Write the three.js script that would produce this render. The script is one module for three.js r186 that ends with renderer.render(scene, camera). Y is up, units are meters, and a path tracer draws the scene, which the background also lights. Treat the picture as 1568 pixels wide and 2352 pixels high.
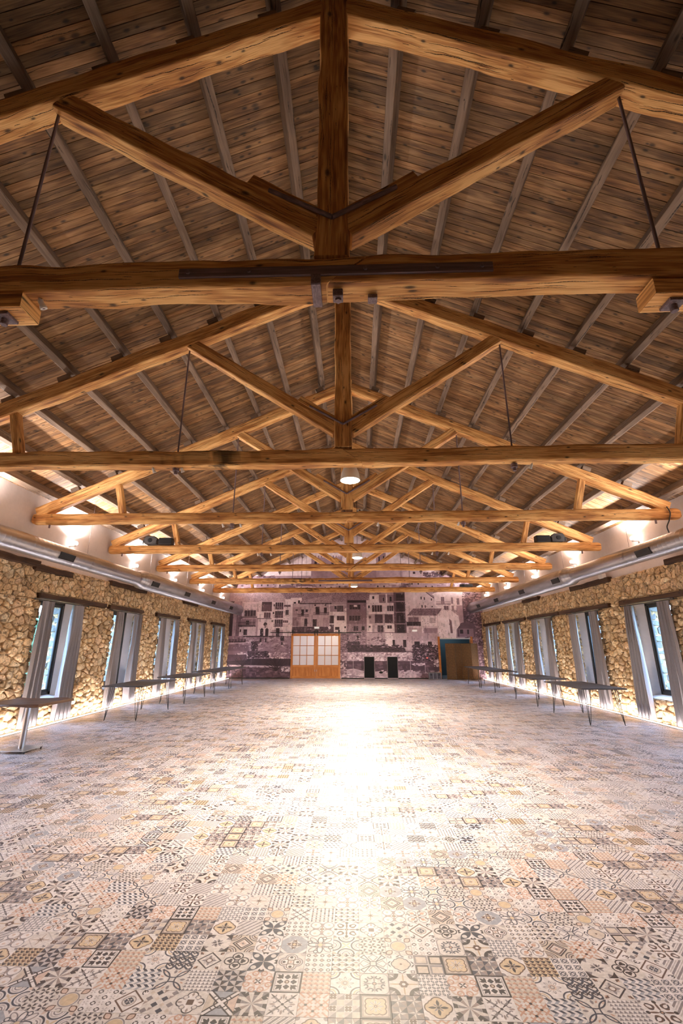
import * as THREE from 'three';
import { mergeGeometries } from 'three/addons/utils/BufferGeometryUtils.js';
import { RoundedBoxGeometry } from 'three/addons/geometries/RoundedBoxGeometry.js';
import { RectAreaLightUniformsLib } from 'three/addons/lights/RectAreaLightUniformsLib.js';
import { createNoise2D, createNoise3D } from 'simplex-noise';

// ------------------------------------------------------------------ camera, sky, exposure
const scene = new THREE.Scene();
const camera = new THREE.PerspectiveCamera(98.14, 1568 / 2352, 0.05, 300);
camera.position.set(0, 1.65, 0);
camera.rotation.order = 'YXZ';
camera.rotation.set(0.2936, 0.0286, 0);
const renderer = new THREE.WebGLRenderer({ antialias: true });
renderer.toneMapping = THREE.LinearToneMapping;
renderer.toneMappingExposure = 1.14;
renderer.shadowMap.enabled = true;
RectAreaLightUniformsLib.init();
scene.background = new THREE.Color().setRGB(10.5, 17, 27.5);   // bright overcast daylight outside
const PENDANT_CD = 138, SCATTER_CD = 55, UPLIGHT_CD = 62, STRIP_NITS = 132;
const WARM = new THREE.Color().setRGB(1.0, 0.85, 0.65), STRIPC = new THREE.Color().setRGB(1.0, 0.90, 0.88), UPC = new THREE.Color().setRGB(1.0, 0.89, 0.85);

// ------------------------------------------------------------------ helpers
let seed = 12345;
const rnd = () => { seed = (seed + 0x6d2b79f5) | 0; let t = Math.imul(seed ^ (seed >>> 15), 1 | seed); t = (t + Math.imul(t ^ (t >>> 7), 61 | t)) ^ t; return ((t ^ (t >>> 14)) >>> 0) / 4294967296; };
const rr = (a, b) => a + (b - a) * rnd();
const n2 = createNoise2D(rnd), n3 = createNoise3D(rnd);
const V = (x, y, z) => new THREE.Vector3(x, y, -z);             // z counts metres into the hall
const used = new Map();
const numbered = (name) => { const n = used.get(name) ?? 0; used.set(name, n + 1); return n ? `${name}_${String(n).padStart(3, '0')}` : name; };
const shade = (m) => { m.castShadow = true; m.receiveShadow = true; return m; };
function obj(name, geometry, material, parent) {
  const g = Array.isArray(geometry) ? (geometry.length > 1 ? mergeGeometries(geometry.map((x) => (x.index ? x.toNonIndexed() : x))) : geometry[0]) : geometry;
  const m = shade(new THREE.Mesh(g, material));
  m.name = parent ? name : numbered(name);
  (parent ?? scene).add(m);
  return m;
}
function tag(o, label, category, group, kind) { Object.assign(o.userData, { label, category }); if (group) o.userData.group = group; if (kind) o.userData.kind = kind; return o; }
function thing(name, label, category, pos = [0, 0, 0], group, kind) {
  const g = new THREE.Group(); g.name = numbered(name); g.position.set(pos[0], pos[1], -pos[2]); scene.add(g);
  return tag(g, label, category, group, kind);
}
const box = (x0, x1, y0, y1, z0, z1) => { const g = new THREE.BoxGeometry(x1 - x0, y1 - y0, z1 - z0); g.translate((x0 + x1) / 2, (y0 + y1) / 2, -(z0 + z1) / 2); return g; };
const rbox = (x0, x1, y0, y1, z0, z1, r = 0.008, s = 2) => { const g = new RoundedBoxGeometry(x1 - x0, y1 - y0, z1 - z0, s, r); g.translate((x0 + x1) / 2, (y0 + y1) / 2, -(z0 + z1) / 2); return g; };
const cyl = (a, b, r, seg = 12, r2 = r) => { const d = b.clone().sub(a), g = new THREE.CylinderGeometry(r2, r, d.length(), seg); g.applyQuaternion(new THREE.Quaternion().setFromUnitVectors(new THREE.Vector3(0, 1, 0), d.clone().normalize())); const c = a.clone().add(b).multiplyScalar(0.5); g.translate(c.x, c.y, c.z); return g; };
const tube = (pts, r, seg = 24, rad = 6) => new THREE.TubeGeometry(new THREE.CatmullRomCurve3(pts), seg, r, rad);
function paint(g, r, gr, b) { const n = g.attributes.position.count, a = new Float32Array(n * 3); for (let i = 0; i < n; i++) { a[i * 3] = r; a[i * 3 + 1] = gr; a[i * 3 + 2] = b; } g.setAttribute('color', new THREE.BufferAttribute(a, 3)); return g; }
function metreUV(g, su = 0, sv = 0) {                            // box-mapped uv in metres
  const p = g.attributes.position, n = g.attributes.normal, uv = new Float32Array(p.count * 2);
  for (let i = 0; i < p.count; i++) {
    const ax = Math.abs(n.getX(i)), ay = Math.abs(n.getY(i)), az = Math.abs(n.getZ(i));
    const [u, v] = ax > ay && ax > az ? [p.getZ(i), p.getY(i)] : ay > az ? [p.getX(i), p.getZ(i)] : [p.getX(i), p.getY(i)];
    uv[i * 2] = u + su; uv[i * 2 + 1] = v + sv;
  }
  g.setAttribute('uv', new THREE.BufferAttribute(uv, 2)); return g;
}

// a hewn timber from a to b, w across and h deep, with rounded arrises and an uneven surface; uv in metres, u along the grain
function beam(a, b, w, h, o = {}) {
  const { r = 0.03, amp = 0.008, up = new THREE.Vector3(0, 1, 0), bow = 0, s0 = 0, s1 = 0, taper = 1, bulge = 0, e0 = 0, e1 = 0 } = o;
  const d = b.clone().sub(a), L = d.length(); d.normalize();
  const side = d.clone().cross(up).normalize(), uv_ = side.clone().cross(d).normalize();
  const prof = [], R = Math.min(r, w / 2 - 0.001, h / 2 - 0.001), K = 4;
  for (const [sx, sy, a0] of [[1, 1, 0], [-1, 1, 90], [-1, -1, 180], [1, -1, 270]]) for (let k = 0; k <= K; k++) { const t = (a0 + (90 * k) / K) * Math.PI / 180; prof.push([sx * (w / 2 - R) + R * Math.cos(t), sy * (h / 2 - R) + R * Math.sin(t)]); }
  const N = prof.length, per = [0]; for (let i = 1; i <= N; i++) per.push(per[i - 1] + Math.hypot(prof[i % N][0] - prof[i - 1][0], prof[i % N][1] - prof[i - 1][1]));
  let S = Math.max(4, Math.round(L / (o.step ?? 0.22))); const ph = rr(0, 99), uo = rr(0, 7), vo = rr(0, 5), pos = [], uv = [], idx = [], col = [];
  const ls = []; for (let i = 0; i <= S; i++) { const l = (i / S) * L; if ((e0 && l > 0 && l < e0 * 1.3) || (e1 && l < L && l > L - e1 * 1.3)) continue; ls.push(l); if (e0 && i === 0) ls.push(e0 * 0.08, e0 * 0.25, e0 * 0.55, e0); if (e1 && i === S) { ls.pop(); ls.push(L - e1, L - e1 * 0.55, L - e1 * 0.25, L - e1 * 0.08, L); } }
  S = ls.length - 1;
  for (let i = 0; i <= S; i++) {
    const l = ls[i], t = l / L, er = (e, x) => (e && x < e ? 0.5 + 0.5 * Math.sqrt(1 - (1 - x / e) ** 2) : 1), k = er(e0, l) * er(e1, L - l) * (1 + (taper - 1) * t) * (1 + bulge * n2(l * 0.7, ph + 9));
    for (let j = 0; j <= N; j++) {
      const [px, py] = prof[j % N], f = k + (amp * n3(l * 1.6, px * 9 + ph, py * 9)) / (Math.min(w, h) / 2);
      const sh = s0 * py * Math.max(0, 1 - l / 0.7) + s1 * py * Math.max(0, 1 - (L - l) / 0.7);
      const q = a.clone().addScaledVector(d, l + sh).addScaledVector(side, px * f + bow * 0.4 * n2(l * 0.4, ph)).addScaledVector(uv_, py * f + bow * n2(l * 0.4, ph + 40));
      pos.push(q.x, q.y, q.z); uv.push(uo + l, vo + per[j]);
      let dark = 1; for (const [lc, half, st] of o.soot ?? []) dark *= 1 - st * sst(0, 0.4, 0.75 - Math.abs(l - lc) / half + 0.9 * n3(l * 3.5, px * 16 + lc, py * 16) + 0.3 * n3(l * 11, px * 40, py * 40) - (py < -0.2 * h ? 0.5 : 0)); col.push(dark, dark, dark);
    }
  }
  for (let i = 0; i < S; i++) for (let j = 0; j < N; j++) { const p = i * (N + 1) + j, q = p + N + 1; idx.push(p, q, p + 1, p + 1, q, q + 1); }
  for (const e of [0, S]) {
    const c0 = pos.length / 3, ring = e * (N + 1), c = new THREE.Vector3();
    for (let j = 0; j < N; j++) { const x = pos[(ring + j) * 3], y = pos[(ring + j) * 3 + 1], z = pos[(ring + j) * 3 + 2]; c.add(new THREE.Vector3(x, y, z)); pos.push(x, y, z); uv.push(uo + prof[j][0] * 0.2, vo + prof[j][1]); col.push(1, 1, 1); }
    c.divideScalar(N); pos.push(c.x, c.y, c.z); uv.push(uo, vo); col.push(1, 1, 1);
    for (let j = 0; j < N; j++) e ? idx.push(c0 + j, c0 + ((j + 1) % N), c0 + N) : idx.push(c0 + ((j + 1) % N), c0 + j, c0 + N);
  }
  const g = new THREE.BufferGeometry();
  g.setAttribute('position', new THREE.Float32BufferAttribute(pos, 3)); g.setAttribute('uv', new THREE.Float32BufferAttribute(uv, 2)); g.setAttribute('color', new THREE.Float32BufferAttribute(col, 3)); g.setIndex(idx);
  // orientation: make faces point outward
  const ix = g.index.array; const p0 = new THREE.Vector3().fromBufferAttribute(g.attributes.position, ix[0]), p1 = new THREE.Vector3().fromBufferAttribute(g.attributes.position, ix[1]), p2 = new THREE.Vector3().fromBufferAttribute(g.attributes.position, ix[2]);
  const nn = p1.clone().sub(p0).cross(p2.clone().sub(p0)), out = p0.clone().sub(a); out.addScaledVector(d, -out.dot(d));
  if (nn.dot(out) < 0) for (let i = 0; i < ix.length; i += 3) { const t = ix[i]; ix[i] = ix[i + 1]; ix[i + 1] = t; }
  g.computeVertexNormals();
  return g;
}

// ------------------------------------------------------------------ textures
function hash(x, y, s) { let h = Math.imul(x, 374761393) ^ Math.imul(y, 668265263) ^ Math.imul(s, 1274126177); h = Math.imul(h ^ (h >>> 13), 1274126177); return ((h ^ (h >>> 16)) >>> 0) / 4294967296; }
function pv(x, y, px, py, s) {                                    // value noise that repeats after px, py cells
  const ix = Math.floor(x), iy = Math.floor(y), fx = x - ix, fy = y - iy, u = fx * fx * (3 - 2 * fx), v = fy * fy * (3 - 2 * fy), m = (a, n) => ((a % n) + n) % n;
  const x0 = m(ix, px), x1 = m(ix + 1, px), y0 = m(iy, py), y1 = m(iy + 1, py);
  return (hash(x0, y0, s) * (1 - u) + hash(x1, y0, s) * u) * (1 - v) + (hash(x0, y1, s) * (1 - u) + hash(x1, y1, s) * u) * v;
}
const pf = (x, y, px, py, s, o = 4) => { let a = 0, w = 0.5, t = 0; for (let i = 0; i < o; i++) { a += w * pv(x, y, px, py, s + i * 17); t += w; x *= 2; y *= 2; px *= 2; py *= 2; w *= 0.5; } return a / t; };
const clamp = (x, a = 0, b = 1) => Math.min(b, Math.max(a, x)), mix = (a, b, t) => a + (b - a) * t, sst = (a, b, x) => { const t = clamp((x - a) / (b - a)); return t * t * (3 - 2 * t); };
function dataTex(W, H, f, srgb = true) {
  const d = new Uint8Array(W * H * 4);
  for (let y = 0; y < H; y++) for (let x = 0; x < W; x++) { const c = f(x / W, y / H), i = (y * W + x) * 4; for (let k = 0; k < 3; k++) d[i + k] = clamp(c[k]) * 255; d[i + 3] = 255; }
  const t = new THREE.DataTexture(d, W, H, THREE.RGBAFormat); t.wrapS = t.wrapT = THREE.RepeatWrapping; t.magFilter = THREE.LinearFilter; t.minFilter = THREE.LinearMipmapLinearFilter; t.generateMipmaps = true;
  if (srgb) t.colorSpace = THREE.SRGBColorSpace; t.needsUpdate = true; return t;
}
const grey = (W, H, f) => dataTex(W, H, (u, v) => { const g = f(u, v); return [g, g, g]; }, false);
const ramp = (stops, t) => { t = clamp(t) * (stops.length - 1); const i = Math.min(stops.length - 2, Math.floor(t)), f = t - i; return [0, 1, 2].map((k) => mix(stops[i][k], stops[i + 1][k], f) / 255); };
// wood: 2 m along u, 1 m across v. field() gives [tone, crack, knot]
function woodField(u, v, s, knots, smudge) {
  let U = u * 2, Vv = v, kn = 0;
  for (const [ku, kv, kr] of knots) { let du = Math.abs(u - ku); du = Math.min(du, 1 - du) * 2; let dv = v - kv; dv -= Math.round(dv); const q = Math.hypot(du * 0.45, dv) / kr; if (q < 3) { const g = Math.exp(-q * q); kn = Math.max(kn, q < 1 ? 1 - q * 0.35 : 0.65 * Math.exp(-(q - 1) * 2.4)); Vv += Math.sign(dv || 1) * g * kr * 0.5; } }
  const warp = pf(U * 1.0, Vv * 4, 2, 4, s + 3, 2) * 0.05, w = Vv + warp;
  const fine = pv(U * 9, w * 210, 18, 210, s), mid = pf(U * 2.5, w * 70, 5, 70, s + 20, 2), streak = pf(U * 1, w * 22, 2, 22, s + 50, 2), patch = pf(U * 2, Vv * 5, 4, 5, s + 90, 3), dab = pf(U * 5, Vv * 16, 10, 16, s + 140, 2);
  return [fine * 0.2 + mid * 0.24 + streak * 0.3 + patch * (0.52 - smudge) + dab * smudge, 0, kn];
}
const knotList = (n, r0, r1, s) => { seed = s; const a = []; for (let i = 0; i < n; i++) a.push([rnd(), rnd(), rr(r0, r1)]); return a; };
function woodTex(W, H, stops, s, nk, r0, r1, nc = 40, kd = 0.6, cd = 0.7, smudge = 0.1, gain = 1.75) {
  const kl = knotList(nk, r0, r1, s * 7 + 1), f = new Float32Array(W * H * 3);
  for (let y = 0; y < H; y++) for (let x = 0; x < W; x++) f.set(woodField(x / W, y / H, s, kl, smudge), (y * W + x) * 3);
  for (let c = 0; c < nc; c++) {                                   // shakes: thin splits that run with the grain
    const len = Math.floor(W * (rnd() < 0.25 ? rr(0.12, 0.4) : rr(0.01, 0.09))), x0 = Math.floor(rnd() * W), w = rr(0.5, 1.7) * (len > W * 0.1 ? 1.2 : 0.8), ph = rr(0, 99); let y = rnd() * H;
    for (let k = 0; k < len; k++) { y += 0.16 * n2(k * 0.02, ph) + 0.1 * n2(k * 0.3, ph); const q = w * Math.sqrt(Math.sin((Math.PI * (k + 0.5)) / len)) * (0.6 + 0.4 * n2(k * 0.1, ph + 5)), x = (x0 + k) % W; for (let d = -2; d <= 2; d++) { const yy = Math.round(y) + d, a = clamp(q + 0.5 - Math.abs(yy - y)); const i = ((((yy % H) + H) % H) * W + x) * 3 + 1; f[i] = Math.max(f[i], a); } }
  }
  const at = (u, v) => (Math.floor(v * H + 0.5) * W + Math.floor(u * W + 0.5)) * 3;
  const map = dataTex(W, H, (u, v) => { const i = at(u, v), c = ramp(stops, 0.5 + (f[i] - 0.52) * gain), k = (1 - kd * f[i + 2]) * (1 - cd * f[i + 1]); return c.map((x) => x * k); });
  const bump = grey(W, H, (u, v) => { const i = at(u, v); return clamp(0.75 + (f[i] - 0.55) * 0.6 - f[i + 1] * 0.7 - f[i + 2] * 0.1); });
  for (const t of [map, bump]) t.repeat.set(0.5, 1);
  return { map, bumpMap: bump };
}
const timberTex = woodTex(1024, 512, [[90, 54, 28], [150, 97, 51], [200, 142, 78], [236, 187, 119]], 11, 9, 0.006, 0.014, 105, 0.65, 0.7, 0.12, 2.1);
const plankTex = woodTex(1024, 512, [[50, 33, 18], [94, 65, 39], [132, 97, 60], [168, 129, 86]], 23, 34, 0.006, 0.015, 30, 0.6, 0.5, 0.26, 2.0);
const purlinTex = woodTex(512, 256, [[70, 55, 44], [97, 79, 64], [118, 98, 81], [138, 117, 98]], 31, 8, 0.006, 0.014, 60);
const stoneTex = (() => {
  const h = (u, v) => pf(u * 9, v * 9, 9, 9, 401, 5);
  const map = dataTex(512, 512, (u, v) => { const a = pf(u * 5, v * 5, 5, 5, 301, 4), b = pf(u * 40, v * 40, 40, 40, 311, 3), c = pf(u * 12, v * 12, 12, 12, 331, 3); const c0 = ramp([[184, 160, 126], [216, 192, 156], [234, 214, 180], [244, 232, 206]], a * 1.1 - 0.05); const k = (0.72 + 0.5 * b) * (1 - 0.35 * sst(0.62, 0.75, c)); return c0.map((x) => x * k); });
  const bump = grey(512, 512, (u, v) => h(u, v)); return { map, bumpMap: bump };
})();
const plasterTex = dataTex(512, 512, (u, v) => { const a = 0.9 + 0.1 * pf(u * 6, v * 6, 6, 6, 501, 4) + 0.03 * pf(u * 60, v * 60, 60, 60, 511, 2); return [0.87 * a, 0.835 * a, 0.82 * a]; });
plasterTex.repeat.set(0.4, 0.4);
const mottle = (s, c, k, n = 256, sc = 8) => dataTex(n, n, (u, v) => { const a = 1 - k * 0.5 + k * pf(u * sc, v * sc, sc, sc, s, 4); return c.map((x) => x * a); });
const clothTex = (() => { const t = dataTex(256, 256, (u, v) => { const a = 0.94 + 0.1 * pf(u * 40, v * 40, 40, 40, 601, 2); return [0.6 * a, 0.575 * a, 0.58 * a]; }); t.repeat.set(4, 4); return t; })();

const std = (o) => new THREE.MeshStandardMaterial(o);
const M = {
  timber: std({ ...timberTex, bumpScale: 0.012, roughness: 0.72, vertexColors: true }),
  timberDark: std({ ...timberTex, bumpScale: 0.012, roughness: 0.8, color: new THREE.Color().setRGB(0.09, 0.07, 0.07) }),
  timberPale: std({ ...timberTex, bumpScale: 0.006, roughness: 0.7, color: new THREE.Color().setRGB(1.25, 1.3, 1.35) }),
  plank: std({ ...plankTex, bumpScale: 0.004, roughness: 0.7, vertexColors: true }),
  deck: std({ ...plankTex, roughness: 0.9 }),
  purlin: std({ ...purlinTex, bumpScale: 0.006, roughness: 0.75 }),
  stone: std({ ...stoneTex, bumpScale: 0.02, roughness: 0.92, vertexColors: true }),
  mortar: std({ map: stoneTex.map, bumpMap: stoneTex.bumpMap, bumpScale: 0.02, roughness: 0.95, color: new THREE.Color().setRGB(0.62, 0.53, 0.43) }),
  stonePale: std({ map: mottle(741, [0.5, 0.5, 0.5], 0.4, 256, 10), bumpMap: stoneTex.bumpMap, bumpScale: 0.015, roughness: 0.9, vertexColors: true }),
  plaster: std({ map: plasterTex, roughness: 0.9 }),
  iron: std({ map: mottle(701, [0.48, 0.41, 0.43], 0.7), roughness: 0.6, metalness: 0.15 }),
  black: std({ color: new THREE.Color().setRGB(0.012, 0.012, 0.013), roughness: 0.45 }),
  blackMatt: std({ map: mottle(711, [0.07, 0.07, 0.072], 0.7, 128, 32), roughness: 0.9 }),
  frame: std({ color: new THREE.Color().setRGB(0.022, 0.024, 0.027), roughness: 0.4 }),
  glass: new THREE.MeshPhysicalMaterial({ color: 0xffffff, transmission: 1, roughness: 0, thickness: 0, ior: 1.45 }),
  cloth: new THREE.MeshPhysicalMaterial({ map: clothTex, roughness: 0.95, sheen: 0.3, sheenColor: new THREE.Color(0.5, 0.5, 0.55), sheenRoughness: 0.6 }),
  zinc: std({ map: mottle(721, [0.72, 0.72, 0.74], 0.35, 256, 16), metalness: 1, roughness: 0.32 }),
  zincDark: std({ color: new THREE.Color().setRGB(0.02, 0.02, 0.022), roughness: 0.6 }),
  white: std({ color: new THREE.Color().setRGB(0.75, 0.73, 0.70), roughness: 0.5 }),
  tableTop: std({ map: mottle(731, [0.27, 0.25, 0.25], 0.5, 256, 12), roughness: 0.55 }),
  rustic: std({ ...timberTex, bumpScale: 0.004, roughness: 0.5, color: new THREE.Color().setRGB(0.17, 0.14, 0.16) }),
  steel: std({ color: new THREE.Color().setRGB(0.45, 0.45, 0.46), metalness: 1, roughness: 0.35 }),
  doorWood: std({ ...woodTex(512, 256, [[140, 76, 30], [176, 104, 44], [198, 126, 60], [214, 146, 80]], 41, 3, 0.004, 0.008, 4, 0.3, 0.2), bumpScale: 0.001, roughness: 0.55 }),
  frost: new THREE.MeshPhysicalMaterial({ color: new THREE.Color().setRGB(0.74, 0.70, 0.68), transmission: 0.45, roughness: 0.95, thickness: 0 }),
};
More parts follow.
